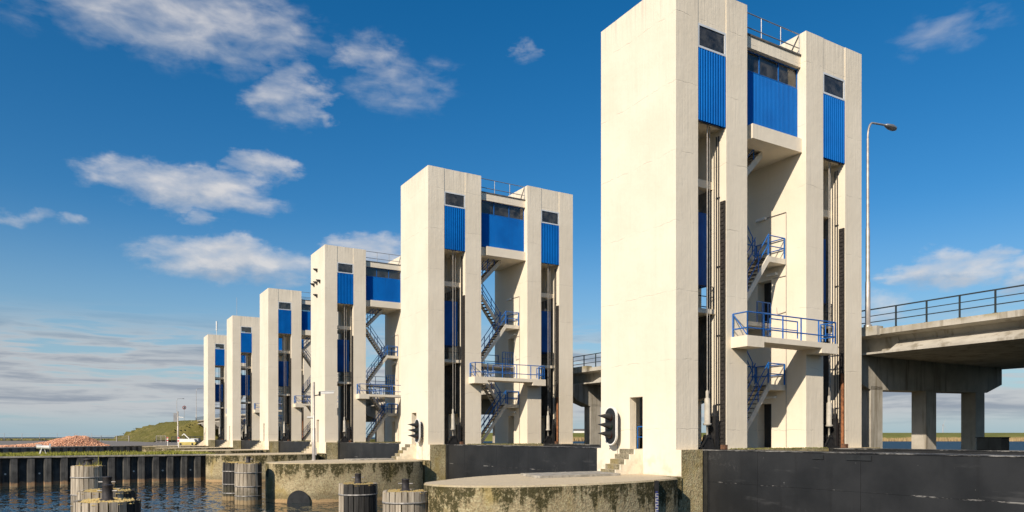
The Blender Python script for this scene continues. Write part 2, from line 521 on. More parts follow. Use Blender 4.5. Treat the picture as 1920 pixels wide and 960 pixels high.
simple('socket_paint', (0.44, 0.405, 0.33), 0.6, 0, 0.15, 4.0)
simple('slot_dark_low', (0.085, 0.078, 0.064), 0.9, 0, 0.35, 1.5, 0.3)
simple('slot_dark_high', (0.24, 0.215, 0.17), 0.9, 0, 0.3, 1.5, 0.3)
simple('cabinet_black', (0.006, 0.008, 0.009), 0.9, 0, 0.2, 3.0, 0, 0.08)
simple('signal_black', (0.020, 0.021, 0.021), 0.45, 0, 0.3, 3.0)
simple('bridge_rail', (0.022, 0.032, 0.036), 0.5, 0.1, 0.2, 3.0)
simple('galvanised', (0.44, 0.40, 0.35), 0.5, 0.5, 0.18, 3.0)
simple('door_dark', (0.030, 0.031, 0.033), 0.5, 0, 0.2, 2.0)
simple('interior', (0.30, 0.28, 0.24), 0.9, 0, 0.2, 2.0)
simple('strap_steel', (0.33, 0.31, 0.28), 0.6, 0.4, 0.4, 6.0)
simple('bollard_iron', (0.030, 0.026, 0.026), 0.65, 0.2, 0.4, 9.0, 0.4)
simple('deck_board', (0.32, 0.295, 0.245), 0.9, 0, 0.3, 4.0, 0.4, None, 0.12)
simple('red_paint', (0.48, 0.035, 0.025), 0.5, 0, 0.1, 4.0)
simple('yellow_paint', (0.50, 0.40, 0.10), 0.5, 0, 0.12, 2.0)
simple('pale_grey', (0.42, 0.42, 0.41), 0.6, 0, 0.12, 2.0)
simple('gauge_blue', (0.035, 0.045, 0.16), 0.5, 0, 0.1, 4.0)
simple('bag_grey', (0.38, 0.38, 0.37), 0.9, 0, 0.2, 5.0)
simple('lens_red', (0.06, 0.008, 0.006), 0.12, 0, 0.1, 4.0)
simple('lens_green', (0.005, 0.045, 0.025), 0.12, 0, 0.1, 4.0)
simple('moss_lump', (0.135, 0.13, 0.030), 0.95, 0, 0.45, 7.0, 0.7)
simple('cap_concrete', (0.33, 0.305, 0.25), 0.9, 0, 0.3, 2.5, 0.4)
simple('wood_block', (0.13, 0.062, 0.032), 0.9, 0, 0.4, 9.0, 0.4)


# ------------------------------------------------------------------ mesh builder
class MB:
    def __init__(s):
        s.v, s.f, s.mi, s.sm = [], [], [], []

    def add(s, vs_, fs, mi=0, smooth=False):
        o = len(s.v)
        s.v += [tuple(p) for p in vs_]
        for k, q in enumerate(fs):
            s.f.append([i + o for i in q])
            s.mi.append(mi[k] if isinstance(mi, (list, tuple)) else mi)
            s.sm.append(smooth)
        return s

    def box(s, x0, x1, y0, y1, z0, z1, mi=0, faces=None):
        # faces order: -z +z -y +x +y -x
        vs_ = [(x0, y0, z0), (x1, y0, z0), (x1, y1, z0), (x0, y1, z0), (x0, y0, z1), (x1, y0, z1), (x1, y1, z1), (x0, y1, z1)]
        return s.add(vs_, [(3, 2, 1, 0), (4, 5, 6, 7), (0, 1, 5, 4), (1, 2, 6, 5), (2, 3, 7, 6), (3, 0, 4, 7)], faces or mi)

    def prism(s, poly, z0, z1, mi=0, top=None):
        n = len(poly)
        vs_ = [(x, y, z0) for x, y in poly] + [(x, y, z1) for x, y in poly]
        fs = [tuple(range(n - 1, -1, -1)), tuple(range(n, 2 * n))] + [(i, (i + 1) % n, n + (i + 1) % n, n + i) for i in range(n)]
        return s.add(vs_, fs, [mi, mi if top is None else top] + [mi] * n)

    def extrude(s, poly, axis, a, b, mi=0):
        """poly in the plane across axis ('x': poly=(y,z), 'y': poly=(x,z))"""
        n = len(poly)
        P = (lambda p, q: (q, p[0], p[1])) if axis == 'x' else (lambda p, q: (p[0], q, p[1]))
        vs_ = [P(p, a) for p in poly] + [P(p, b) for p in poly]
        fs = [tuple(range(n - 1, -1, -1)), tuple(range(n, 2 * n))] + [(i, (i + 1) % n, n + (i + 1) % n, n + i) for i in range(n)]
        if axis == 'y':
            fs = [tuple(reversed(q)) for q in fs]
        return s.add(vs_, fs, mi)

    def tube(s, p, q, r, n=8, r2=None, mi=0, caps=True):
        p, q = Vector(p), Vector(q)
        r2 = r if r2 is None else r2
        d = (q - p).normalized()
        a = d.orthogonal().normalized()
        b = d.cross(a)
        vs_ = []
        for c, rr in ((p, r), (q, r2)):
            for i in range(n):
                t = 2 * math.pi * i / n
                vs_.append(c + (a * math.cos(t) + b * math.sin(t)) * rr)
        s.add(vs_, [(i, (i + 1) % n, n + (i + 1) % n, n + i) for i in range(n)], mi, True)
        if caps:
            s.add(vs_[:n], [tuple(range(n - 1, -1, -1))], mi)
            s.add(vs_[n:], [tuple(range(n))], mi)
        return s

    def path(s, pts, r, n=8, mi=0):
        for a, b in zip(pts[:-1], pts[1:]):
            s.tube(a, b, r, n, mi=mi)
        return s

    def lathe(s, prof, n=16, mi=0, c=(0, 0, 0)):
        vs_ = []
        for r, z in prof:
            for i in range(n):
                t = 2 * math.pi * i / n
                vs_.append((c[0] + r * math.cos(t), c[1] + r * math.sin(t), c[2] + z))
        fs = []
        for k in range(len(prof) - 1):
            for i in range(n):
                fs.append((k * n + i, k * n + (i + 1) % n, (k + 1) * n + (i + 1) % n, (k + 1) * n + i))
        s.add(vs_, fs, mi, True)
        s.add(vs_[-n:], [tuple(range(n))], mi)
        s.add(vs_[:n], [tuple(range(n - 1, -1, -1))], mi)
        return s

    def beam(s, p, q, w, h, mi=0):
        """rectangular bar from p to q, w sideways, h upwards"""
        p, q = Vector(p), Vector(q)
        d = (q - p).normalized()
        side = d.cross(Vector((0, 0, 1)))
        side = Vector((1, 0, 0)) if side.length < 1e-4 else side.normalized()
        up = side.cross(d)
        vs_ = []
        for c in (p, q):
            for a, b in ((-1, -1), (1, -1), (1, 1), (-1, 1)):
                vs_.append(c + side * a * w / 2 + up * b * h / 2)
        return s.add(vs_, [(3, 2, 1, 0), (4, 5, 6, 7), (0, 1, 5, 4), (1, 2, 6, 5), (2, 3, 7, 6), (3, 0, 4, 7)], mi)

    def mesh(s, name, mats):
        me = bpy.data.meshes.new(name)
        me.from_pydata(s.v, [], s.f)
        for m in (mats if isinstance(mats, (list, tuple)) else [mats]):
            me.materials.append(MATS[m])
        me.polygons.foreach_set('material_index', s.mi)
        me.polygons.foreach_set('use_smooth', s.sm)
        me.update()
        return me

    def build(s, name, mats, parent=None, loc=None):
        return link(name, s.mesh(name, mats), parent, loc)


def link(name, me, parent=None, loc=None):
    o = bpy.data.objects.new(name, me)
    COL.objects.link(o)
    if parent is not None:
        o.parent = parent
    if loc is not None:
        o.location = loc
    return o


def tag(o, label=None, cat=None, group=None, kind=None):
    for k, v in (('label', label), ('category', cat), ('group', group), ('kind', kind)):
        if v:
            o[k] = v
    return o


def empty(name, loc, label=None, cat=None, group=None, rz=0):
    o = bpy.data.objects.new(name, None)
    o.empty_display_size = 0.5
    COL.objects.link(o)
    o.location = loc
    o.rotation_euler.z = rz
    return tag(o, label, cat, group)


def copy_tree(o, parent=None, skip=()):
    c = o.copy()
    COL.objects.link(c)
    c.parent = parent
    for ch in list(o.children):
        if ch.name.split('.')[0] not in skip:
            copy_tree(ch, c, skip)
    return c


SP = 24.62            # spacing of the piers along Y
NP = 6
WZ = -2.45            # water level

# ------------------------------------------------------------------ water, ground
w = MB()
w.add([(-9000, -9000, WZ), (9000, -9000, WZ), (9000, 12000, WZ), (-9000, 12000, WZ)], [(0, 1, 2, 3)])
tag(w.build('water', 'water'), kind='structure')

FWD = Vector((math.sin(R(30.7496)), math.cos(R(30.7496))))
RGT = Vector((FWD.y, -FWD.x))


def plan(x, d):
    """ground position seen in direction of the photograph's column x at depth d metres (for layout only)"""
    p = Vector((CAM.x, CAM.y)) + FWD * d + RGT * ((x - 960) / 1380 * d)
    return p.x, p.y


# bank with the grass strip (first sheet-pile dam)
W1A, W1B = (-62.0, 47.4), (-9.6, 50.6)
W1D = Vector((W1B[0] - W1A[0], W1B[1] - W1A[1])).normalized()
W1N = Vector((-W1D.y, W1D.x))


def w1(a, b):
    p = Vector(W1A) + W1D * a + W1N * b
    return p.x, p.y


L1 = (Vector(W1B) - Vector(W1A)).length
m = MB()
m.prism([w1(0, 0.52), w1(L1, 0.52), w1(L1, 13.0), w1(0, 13.0)], -4.0, -0.03)
tag(m.build('ground_dam', 'dam_grass'), kind='structure')
# yard behind the second wall
Y1, Y2 = (-58.0, 77.0), (-8.6, 130.5)
m = MB()
yard = [Y1, Y2, (40, 131), (44, 330), plan(330, 345), plan(-300, 345), plan(-400, 150)]
m.prism(yard, -4.0, 0.0)
tag(m.build('ground_yard', 'asphalt'), kind='structure')
m = MB()
mead = [plan(-300, 300), plan(75, 330), plan(140, 338), plan(250, 338), plan(400, 330), (120, 330), (200, 620), plan(150, 640), plan(-300, 560)]
m.prism(mead, -4.0, 0.25)
tag(m.build('ground_meadow', 'grass_ground'), kind='structure')

# embankment of the road bridge: ridge line falling away to the left
ridge = [(14.0, 243.0, 7.25), (14.5, 262.0, 7.3)]
for x, y, d in ((336, 789.0, 282), (322, 791, 288), (300, 796.5, 294), (280, 802, 300), (260, 809.5, 306), (242, 817, 312), (225, 823, 318)):
    a, b = plan(x, d)
    ridge.append((a, b, 1.6 + (819.5 - y) / 1380 * d))


def hill_h(x, y):
    best = 0.0
    for (a, b) in zip(ridge[:-1], ridge[1:]):
        A, B = Vector(a[:2]), Vector(b[:2])
        d = B - A
        t = max(0, min(1, (Vector((x, y)) - A).dot(d) / d.length_squared))
        q = A + d * t
        h = a[2] + (b[2] - a[2]) * t
        dv = Vector((x, y)) - q
        dist = dv.length
        cr = d.x * dv.y - d.y * dv.x
        flat = 15.0 if cr < 0 else 0.4      # road platform lies on the far side of the crest line
        best = max(best, h - max(0, dist - flat) / 2.1)
    return best


m = MB()
nx, ny = 84, 74
xs = [-95 + 150 * i / nx for i in range(nx + 1)]
ys = [236 + 150 * j / ny for j in range(ny + 1)]
vs_ = []
for yy in ys:
    for xx in xs:
        h = hill_h(xx, yy)
        if yy < 241:
            h = min(h, 0.6)
        nz = noise.noise(Vector((xx * .23, yy * .23, 0))) * 0.35 + noise.noise(Vector((xx * .7, yy * .7, 3))) * 0.16
        vs_.append((xx, yy, (h + nz * min(1, h / 2)) if h > 0.02 else -0.3))
fs = [(j * (nx + 1) + i, j * (nx + 1) + i + 1, (j + 1) * (nx + 1) + i + 1, (j + 1) * (nx + 1) + i) for j in range(ny) for i in range(nx)]
m.add(vs_, fs, 0, True)
tag(m.build('hill', 'hill_grass'), kind='structure')

# far shore across the lake: grassy dike and a belt of reeds
FS = 700.0


def shore(x, d, z):
    a, b = plan(x, d)
    return (a, b, z)


m = MB()
X = list(range(760, 3000, 20))
prof = [(722, -3), (728, 0.6), (745, 3.2), (760, 5.9), (768, 6.1), (790, 5.5), (900, 2.0)]
vs_ = []
for x in X:
    for d, z in prof:
        vs_.append(shore(x, d, z + (noise.noise(Vector((x * .04, d * .1, 0))) * .5 if 0 < z < 5.7 else 0)))
k = len(prof)
fs = [(i * k + j, (i + 1) * k + j, (i + 1) * k + j + 1, i * k + j + 1) for i in range(len(X) - 1) for j in range(k - 1)]
m.add(vs_, fs, 0, True)
tag(m.build('ground_far_dike', 'dike_grass'), kind='structure')
m = MB()
random.seed(11)
for i in range(9000):
    x = random.uniform(1000, 2200)
    d = random.uniform(698, 726)
    a, b = plan(x, d)
    h = 2.5 + 1.0 * noise.noise(Vector((x * .02, 0, 0))) + random.uniform(-.9, .9)
    z0 = -2.6
    r = random.uniform(.35, .8)
    t = random.uniform(0, 6.28)
    lean = random.uniform(-.5, .5)
    m.add([(a + r * math.cos(t + q), b + r * math.sin(t + q), z0) for q in (0, 2.1, 4.2)] + [(a + lean, b + lean * .5, z0 + h + 1.2)],
          [(0, 1, 3), (1, 2, 3), (2, 0, 3)])
tag(m.build('reeds', 'reed'), 'belt of tall tan reeds along the far lake shore', 'reeds', kind='stuff')

# ------------------------------------------------------------------ sluice tower (near shaft, far shaft, machine room, stairs, balcony)
H = 20.6
ZB = 1.08             # top of the plinth
D = 5.0               # depth along Y
VA, VB, VC = 1.24, 2.91, 4.20
V2 = 8.16


def wall(m, x0, x1, holes):
    """wall x0..x1, y 0..D, z ZB..H with door holes (y0,y1,z0,z1)"""
    holes = sorted(holes, key=lambda h: h[2])
    z = ZB
    for (y0, y1, z0, z1) in holes:
        if z0 > z:
            m.box(x0, x1, 0, D, z, z0)
        m.box(x0, x1, 0, y0, z0, z1)
        m.box(x0, x1, y1, D, z0, z1)
        z = z1
    m.box(x0, x1, 0, D, z, H)


def corrugated(x0, x1, y, z0, z1, n, dep, front=-1):
    """trapezoidal ribbed steel sheet facing front*Y"""
    pts = []
    p = (x1 - x0) / n
    for i in range(n):
        a = x0 + i * p
        pts += [(a, 0), (a + p * .22, 0), (a + p * .44, dep), (a + p * .86, dep), (a + p * .91, 0)]
    pts.append((x1, 0))
    m = MB()
    vs_ = []
    for (a, b) in pts:
        vs_ += [(a, y + front * b, z0), (a, y + front * b, z1)]
    fs = [(2 * i, 2 * i + 2, 2 * i + 3, 2 * i + 1) for i in range(len(pts) - 1)]
    if front > 0:
        fs = [tuple(reversed(q)) for q in fs]
    m.add(vs_, fs)
    # back plate so that the sheet has thickness
    yb = y - front * 0.03
    m.add([(x0, yb, z0), (x1, yb, z0), (x1, yb, z1), (x0, yb, z1)], [(0, 3, 2, 1) if front < 0 else (0, 1, 2, 3)])
    return m


def window(parent, x0, x1, y, z0, z1, mulls=(), fw=0.055, frame='window_frame', front=-1):
    f = MB()
    ya, yb = (y, y + 0.07) if front < 0 else (y - 0.07, y)
    f.box(x0, x1, ya, yb, z0, z0 + fw)
    f.box(x0, x1, ya, yb, z1 - fw, z1)
    f.box(x0, x0 + fw, ya, yb, z0 + fw, z1 - fw)
    f.box(x1 - fw, x1, ya, yb, z0 + fw, z1 - fw)
    for mx in mulls:
        f.box(mx - fw / 2, mx + fw / 2, ya + .002, yb - .002, z0 + fw, z1 - fw)
    wo = f.build('window', frame, parent)
    ed = [x0 + fw] + [q for mx in mulls for q in (mx - fw / 2, mx + fw / 2)] + [x1 - fw]
    for a, b in zip(ed[0::2], ed[1::2]):
        g = MB()
        yc = (ya + yb) / 2
        g.add([(a, yc, z0 + fw), (b, yc, z0 + fw), (b, yc, z1 - fw), (a, yc, z1 - fw)], [(0, 1, 2, 3) if front < 0 else (3, 2, 1, 0)])
        g.build('pane', 'window_glass', wo)
    return wo


def rail(m, pts, h=1.0, rows=(1.0, .5), r=0.024, post=0.03, every=1.0, posts=True):
    """handrail along a polyline of floor points"""
    for a, b in zip(pts[:-1], pts[1:]):
        a, b = Vector(a), Vector(b)
        for q in rows:
            m.tube(a + Vector((0, 0, q * h)), b + Vector((0, 0, q * h)), r, 6)
        if posts:
            n = max(1, round((b - a).length / every))
            for i in range(n + 1):
                c = a.lerp(b, i / n)
                m.tube(c, c + Vector((0, 0, h)), post, 6)
    return m


TREAD = MB().box(-.13, .13, -.41, .41, -.02, .02).mesh('tread', 'grating')


def flight(parent, xa, za, xb, zb, y0, y1, rail_sides=(0, 1)):
    """steel stair flight rising along X from (xa,za) to (xb,zb)"""
    st = MB()
    for ya in (y0, y1 - .07):
        dz = 0.19
        st.extrude([(xa, za - dz * 1.4), (xb, zb - dz * 1.4), (xb, zb + dz * .6), (xa, za + dz * .6)], 'y', ya, ya + .07)
    fo = st.build('stair_flight', 'stair_paint', parent)
    n = max(3, round((zb - za) / 0.215))
    for i in range(n):
        t = (i + .5) / n
        tr = link('tread', TREAD, fo, (xa + (xb - xa) * t, (y0 + y1) / 2, za + (zb - za) * t + .03))
        tr.scale.y = (y1 - y0 - .15) / .82
    hr = MB()
    for s_ in rail_sides:
        yy = y0 + .035 if s_ == 0 else y1 - .035
        p, q = Vector((xa, yy, za + .1)), Vector((xb, yy, zb + .1))
        for h in (.95, .5):
            hr.tube(p + Vector((0, 0, h)), q + Vector((0, 0, h)), .027, 6)
        for t in (.02, .35, .68, .98):
            c = p.lerp(q, t)
            hr.tube(c, c + Vector((0, 0, .95)), .03, 6)
    hr.build('handrail', 'blue_rail', fo)
    return fo


def make_tower():
    root = empty('sluice_tower', (0, 0, 0))
    # plinth with the gate grooves
    pl = MB()
    mats = ['sill_concrete', 'white_concrete', 'cap_concrete']
    FC = [0, 0, 0, 0, 0, 0]

    def pbox(x0, x1, y0, y1, white=False):
        pl.box(x0, x1, y0, y1, -4.0, ZB, faces=[0, 0, 0, 0, 0, 1 if white else 0])
    pbox(0, 1.19, -.31, 5.31, True)
    pbox(1.19, 2.95, .75, 4.25)
    pbox(2.95, 9.38, -.31, 5.31)
    pbox(9.38, 11.12, .75, 4.25)
    pbox(11.12, 13.4, -.31, 5.31)
    po = pl.build('plinth', mats, root)
    mo = MB()
    rnd = random.Random(4)
    for i in range(420):
        x = rnd.uniform(3.0, 9.3)
        y = -.30 + .29 * rnd.random()
        r_ = rnd.uniform(.03, .10)
        h_ = rnd.uniform(.01, .06)
        mo.add([(x - r_, y - .02, ZB), (x, y - .05, ZB), (x + r_, y, ZB), (x, y + .05, ZB), (x, y, ZB + h_)], [(0, 1, 4), (1, 2, 4), (2, 3, 4), (3, 0, 4)])
    mo = mo.build('moss', 'moss_lump', po)
    mo['kind'] = 'stuff'
    # two hollow shafts
    for k, v0 in enumerate((0.0, V2)):
        s = MB()
        if k == 0:
            wall(s, v0, v0 + .36, [(2.06, 2.92, ZB, 3.36)])
            wall(s, v0 + .36, v0 + VA, [(1.3, 3.7, ZB, 3.7)])
            wall(s, v0 + VB, v0 + VC, [(1.15, 2.75, ZB, 3.30), (1.15, 2.75, 7.18, 9.3)])
        else:
            wall(s, v0, v0 + VA, [(2.0, 2.85, ZB, 3.25), (2.0, 2.85, 7.18, 9.32)])
            wall(s, v0 + VB, v0 + VC, [(2.0, 2.9, ZB, 3.2)])
        a, b = v0 + VA, v0 + VB
        for (y0, y1) in ((.025, .30), (D - .30, D - .025)):
            s.box(a, b, y0, y1, 19.0, H)                       # heads over the windows
        s.box(a, b, .30, D - .30, 20.3, H - .02)               # roof
        s.box(a, b, .30, D - .30, 14.97, 15.2)                # floor of the sheave room
        s.box(a, b, .62, D - .62, 6.98, 7.18)                  # intermediate floor
        s.box(a, b, .80, 1.12, 12.48, 12.82)                   # cross beams
        s.box(a, b, D - 1.12, D - .80, 12.48, 12.82)
        s.build('shaft', 'white_concrete', root)
        for (y, fr) in ((.085, -1), (D - .085, 1)):
            corrugated(a + .004, b - .004, y, 14.94, 17.97, 11, .078, fr).build('cladding_panel', 'blue_panel', root)
            window(root, a + .004, b - .004, .012 if fr < 0 else D - .012, 17.985, 18.995, (), .085, 'window_frame', fr)
        # thin dark panels on the slot's inner walls, darker below the intermediate floor
        for (mat, zz) in (('slot_dark_low', (ZB, 6.97)), ('slot_dark_high', (7.19, 12.47))):
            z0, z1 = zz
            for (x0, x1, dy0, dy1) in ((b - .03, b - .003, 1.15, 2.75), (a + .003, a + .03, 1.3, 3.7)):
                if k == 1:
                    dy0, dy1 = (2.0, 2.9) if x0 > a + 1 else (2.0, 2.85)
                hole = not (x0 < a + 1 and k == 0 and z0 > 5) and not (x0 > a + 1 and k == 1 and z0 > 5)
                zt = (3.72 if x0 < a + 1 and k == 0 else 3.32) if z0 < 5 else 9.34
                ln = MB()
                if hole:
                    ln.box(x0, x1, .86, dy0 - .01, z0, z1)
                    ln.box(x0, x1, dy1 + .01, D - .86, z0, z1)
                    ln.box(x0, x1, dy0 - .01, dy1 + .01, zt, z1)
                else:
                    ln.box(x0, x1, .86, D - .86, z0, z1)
                ln.build('dark_slot_panel', mat, root)
        # things on the slot wall: toothed rack, two service pipes
        rk = MB()
        rk.box(b - .075, b - .003, .03, .30, ZB, 11.8)
        for i in range(58):
            z = ZB + .1 + i * .184
            rk.box(b - .105, b - .075, .07, .26, z, z + .09)
        rk.build('rack', 'rack_steel', root)
        pp = MB()
        for y in (.40, .53):
            pp.tube((b - .05, y, ZB), (b - .05, y, 14.7), .026, 6)
        for z in (3, 6, 9, 12):
            pp.box(b - .05, b - .003, .36, .57, z, z + .05)
        pp.build('service_pipe', 'dark_steel', root)
        for yy, ev in ((.72, 1.6), (D - .72, .8)):
            ir = MB()
            rail(ir, [(a + .05, yy, 7.18), (b - .05, yy, 7.18)], 1.0, (1.0, .55), .02, .025, ev)
            ir.build('guard_rail', 'dark_steel', root)
    # machine room spanning between the shafts
    mr = MB()
    A, B = VC, V2
    mr.box(A, B, .52, 4.48, 14.97, 15.60)
    mr.box(4.80, B, .22, .52, 14.97, 15.62)
    mr.box(A, B - .6, 4.48, 4.78, 14.97, 15.62)
    mr.build('floor_slab', 'white_concrete', root)
    MB().box(A, B, .30, 4.70, 19.0, 19.52).build('roof_slab', 'white_concrete', root)
    rf = MB()
    rf.box(A, B, .26, 4.74, 19.52, 19.60)
    rf.build('roof', 'roof_felt', root)
    for (y, fr) in ((.50, -1), (4.50, 1)):
        corrugated(A + .004, B - .004, y, 15.62, 18.04, 44, .03, fr).build('cladding_panel', 'blue_panel', root)
        window(root, A + .004, B - .004, y - .02 if fr < 0 else y + .02, 18.05, 18.99, (5.54, 6.84), .05, 'blue_rail', fr)
    it = MB()
    it.box(5.0, 6.4, 1.6, 3.2, 15.6, 17.2)
    it.box(6.9, 7.6, 1.9, 3.0, 15.6, 18.6)
    it.build('machinery', 'interior', root)
    rr = MB()
    rail(rr, [(A + .03, .36, 19.60), (B - .03, .36, 19.60)], .97, (1.0, .33), .026, .026, 1.3)
    rail(rr, [(A + .03, 4.64, 19.60), (B - .03, 4.64, 19.60)], .97, (1.0, .33), .026, .026, 1.3)
    rr.tube((B - .03, .36, 20.57), (B - .03, 1.1, 19.6), .024, 6)
    rr.build('roof_railing', 'grey_steel', root)
    # stairs in the open bay
    LV = (ZB, 4.10, 7.16, 10.15, 13.15, 15.6)
    Y0, Y1, Y2_, Y3 = 1.13, 1.98, 2.06, 2.91
    xl, xr = 4.75, 6.98
    flight(root, xl - .05, LV[0], xr, LV[1], Y0, Y1)
    flight(root, xr, LV[1], xl, LV[2], Y2_, Y3)
    flight(root, xl, LV[2], xr, LV[3], Y0, Y1)
    flight(root, xr, LV[3], xl, LV[4], Y2_, Y3)
    flight(root, xl, LV[4], 6.5, 14.97, Y0, Y1)
    for z in (LV[1], LV[3]):
        ld = MB().box(xr, V2, Y0, Y3, z - .26, z).build('landing', 'stair_paint', root)
        lr = MB()
        rail(lr, [(xr, Y0 + .04, z), (V2 - .05, Y0 + .04, z)], 1.0, (1.0, .5), .027, .03, 2)
        rail(lr, [(V2 - .09, Y0 + .04, z), (V2 - .09, Y3 - .04, z)], 1.0, (1.0, .5), .027, .03, 2)
        rail(lr, [(xr, Y3 - .04, z), (V2 - .05, Y3 - .04, z)], 1.0, (1.0, .5), .027, .03, 2)
        lr.build('handrail', 'blue_rail', ld)
    fl = MB()
    fl.box(VC, xl, Y0, Y3, LV[2] - .2, LV[2])
    fl.box(VC, V2, Y3, 4.4, LV[2] - .2, LV[2])
    fl.box(xl, V2, Y1, Y3, LV[2] - .2, LV[2] - .001)
    fo = fl.build('landing', 'stair_paint', root)
    lr = MB()
    rail(lr, [(7.15, Y1 + .03, LV[2]), (V2 - .05, Y1 + .03, LV[2])], 1.0, (1.0, .5), .027, .03, .6)
    lr.build('handrail', 'blue_rail', fo)
    lr = MB()
    rail(lr, [(VC + .05, 4.36, LV[2]), (V2 - .05, 4.36, LV[2])], 1.0, (1.0, .5), .027, .03, 1.2)
    lr.build('handrail', 'blue_rail', fo)
    l2 = MB().box(VC, xl, Y0, Y3, LV[4] - .2, LV[4]).build('landing', 'stair_paint', root)
    lr = MB()
    rail(lr, [(VC + .03, Y0 + .03, LV[4]), (VC + .03, Y3, LV[4])], 1.0, (1.0, .5), .027, .03, 1)
    lr.build('handrail', 'blue_rail', l2)
    # ladder from the balcony up to the intermediate floor
    ld = MB()
    for x in (7.35, 7.75):
        ld.tube((x, Y1 - .12, 6.0), (x, Y1 - .12, 8.1), .028, 6)
    for i in range(6):
        ld.tube((7.35, Y1 - .12, 6.1 + i * .22), (7.75, Y1 - .12, 6.1 + i * .22), .018, 6)
    ld.build('ladder', 'blue_rail', root)
    # balcony in front of the bay
    b = MB()
    b.box(3.2, 4.25, -.89, 0, 5.45, 5.92)
    b.box(8.10, 9.24, -.89, 0, 5.45, 5.92)
    b.box(4.25, 8.10, -.89, .35, 5.68, 5.918)
    bo = b.build('balcony', 'white_concrete', root)
    br = MB()
    rail(br, [(3.28, -.03, 5.92), (3.28, -.83, 5.92)], 1.0, (1.0, .33), .03, .035, 2)
    rail(br, [(3.28, -.83, 5.92), (4.3, -.83, 5.92)], 1.0, (1.0, .33), .03, .035, 2)
    rail(br, [(4.3, -.83, 5.92), (9.16, -.83, 5.92)], 1.0, (1.0, .33), .03, .035, 1.2)
    rail(br, [(9.16, -.83, 5.92), (9.16, -.03, 5.92)], 1.0, (1.0, .33), .03, .035, 2)
    br.tube((3.28, -.05, 6.9), (3.28, -.8, 5.95), .024, 6)
    for (x0, x1) in ((4.75, 6.55), (8.5, 9.05)):
        br.path([(x0, -.78, 6.0), (x0, -.78, 6.75), (x1, -.78, 6.75), (x1, -.78, 6.0)], .028, 6)
        br.tube((x0, -.78, 6.35), (x1, -.78, 6.35), .022, 6)
    br.build('handrail', 'blue_rail', bo)
    # doors and lamps in the bay
    for (z0, z1) in ((ZB, 3.25), (7.18, 9.32)):
        d_ = MB().box(V2 + .5, V2 + .56, 2.0, 2.85, z0, z1).build('door', 'door_dark', root)
        MB().tube((V2 + .5, 2.12, z0 + 1.05), (V2 + .44, 2.12, z0 + 1.05), .02, 6).build('handle', 'grey_steel', d_)
    cp = MB()
    cp.path([(V2 - .03, 1.1, ZB), (V2 - .03, 1.1, 12.4), (V2 - .03, 2.3, 12.4)], .018, 6)
    cp.path([(V2 - .03, 1.1, 9.35), (V2 - .03, 1.9, 9.35)], .014, 6)
    cp.path([(V2 - .03, 1.1, 7.62), (V2 - .03, 1.62, 7.55), (V2 - .03, 1.66, 7.9)], .014, 6)
    cp.build('conduit', 'galvanised', root)
    for (y, z) in ((2.55, 12.4), (1.95, 3.55), (1.9, 9.55)):
        MB().box(V2 - .16, V2 - .002, y - .28, y + .28, z - .07, z + .05).build('wall_lamp', 'white_paint', root)
    # rusty edge post of the far slot
    MB().tube((V2 + VB - .12, .07, ZB), (V2 + VB - .12, .07, 4.7), .075, 8).build('guide_tube', 'rusty_steel', root)
    # outer steps up to the doorway
    for i in range(5):
        z = ZB - .216 * i
        v1 = -.46 - .262 * i
        MB().box(v1, -0.003 if i == 0 else v1 + .262, 2.12, 3.08, 0.003, z).build('step', 'step_concrete', root)
    ck = MB()
    poly = []
    ck.extrude([(-.003, 0.003), (-.003, ZB - .004)] + [q for i in range(5) for q in ((-.455 - .262 * i, ZB - .004 - .216 * i), (-.455 - .262 * i, ZB - .004 - .216 * (i + 1) if i < 4 else 0.003))], 'y', 2.04, 2.117)
    ck.build('step_cheek', 'white_concrete', root)
    rb = MB()
    rb.path([(.5, 2.98, ZB), (.5, 2.98, 2.06), (.5, 2.2, 2.06), (.5, 2.2, ZB)], .03, 6)
    rb.tube((.5, 2.98, 1.6), (.5, 2.2, 1.6), .024, 6)
    rb.build('doorway_rail', 'blue_rail', root)
    return root


tower = make_tower()
TOWERS = [tower]
for k in range(1, NP):
    c = copy_tree(tower)
    TOWERS.append(c)
tl = ['nearest white sluice tower with blue panels, at the right of the row',
      'second white sluice tower from the right, its balcony and stairs in full view',
      'third white sluice tower from the right, five small black lamps on its end wall',
      'fourth white sluice tower from the right, half hidden behind the one with lamps',
      'fifth white sluice tower from the right, thin rod on its roof',
      'farthest white sluice tower at the left end, short white antenna on its roof']
for k, t_ in enumerate(TOWERS):
    t_.location = (0, SP * k, 0)
    tag(t_, tl[k], 'tower', 'white sluice towers in a row')
# roof antennas belong to the two far towers
MB().tube((.8, .9, H), (.8, .9, H + 3.0), .022, 6).build('antenna', 'pale_grey', TOWERS[4])
am = MB()
am.tube((1.6, .5, H), (1.6, .5, H + .9), .05, 6)
am.tube((1.6, .5, H + .9), (1.6, .5, H + 2.6), .13, 8)
am.build('antenna', 'white_paint', TOWERS[5])

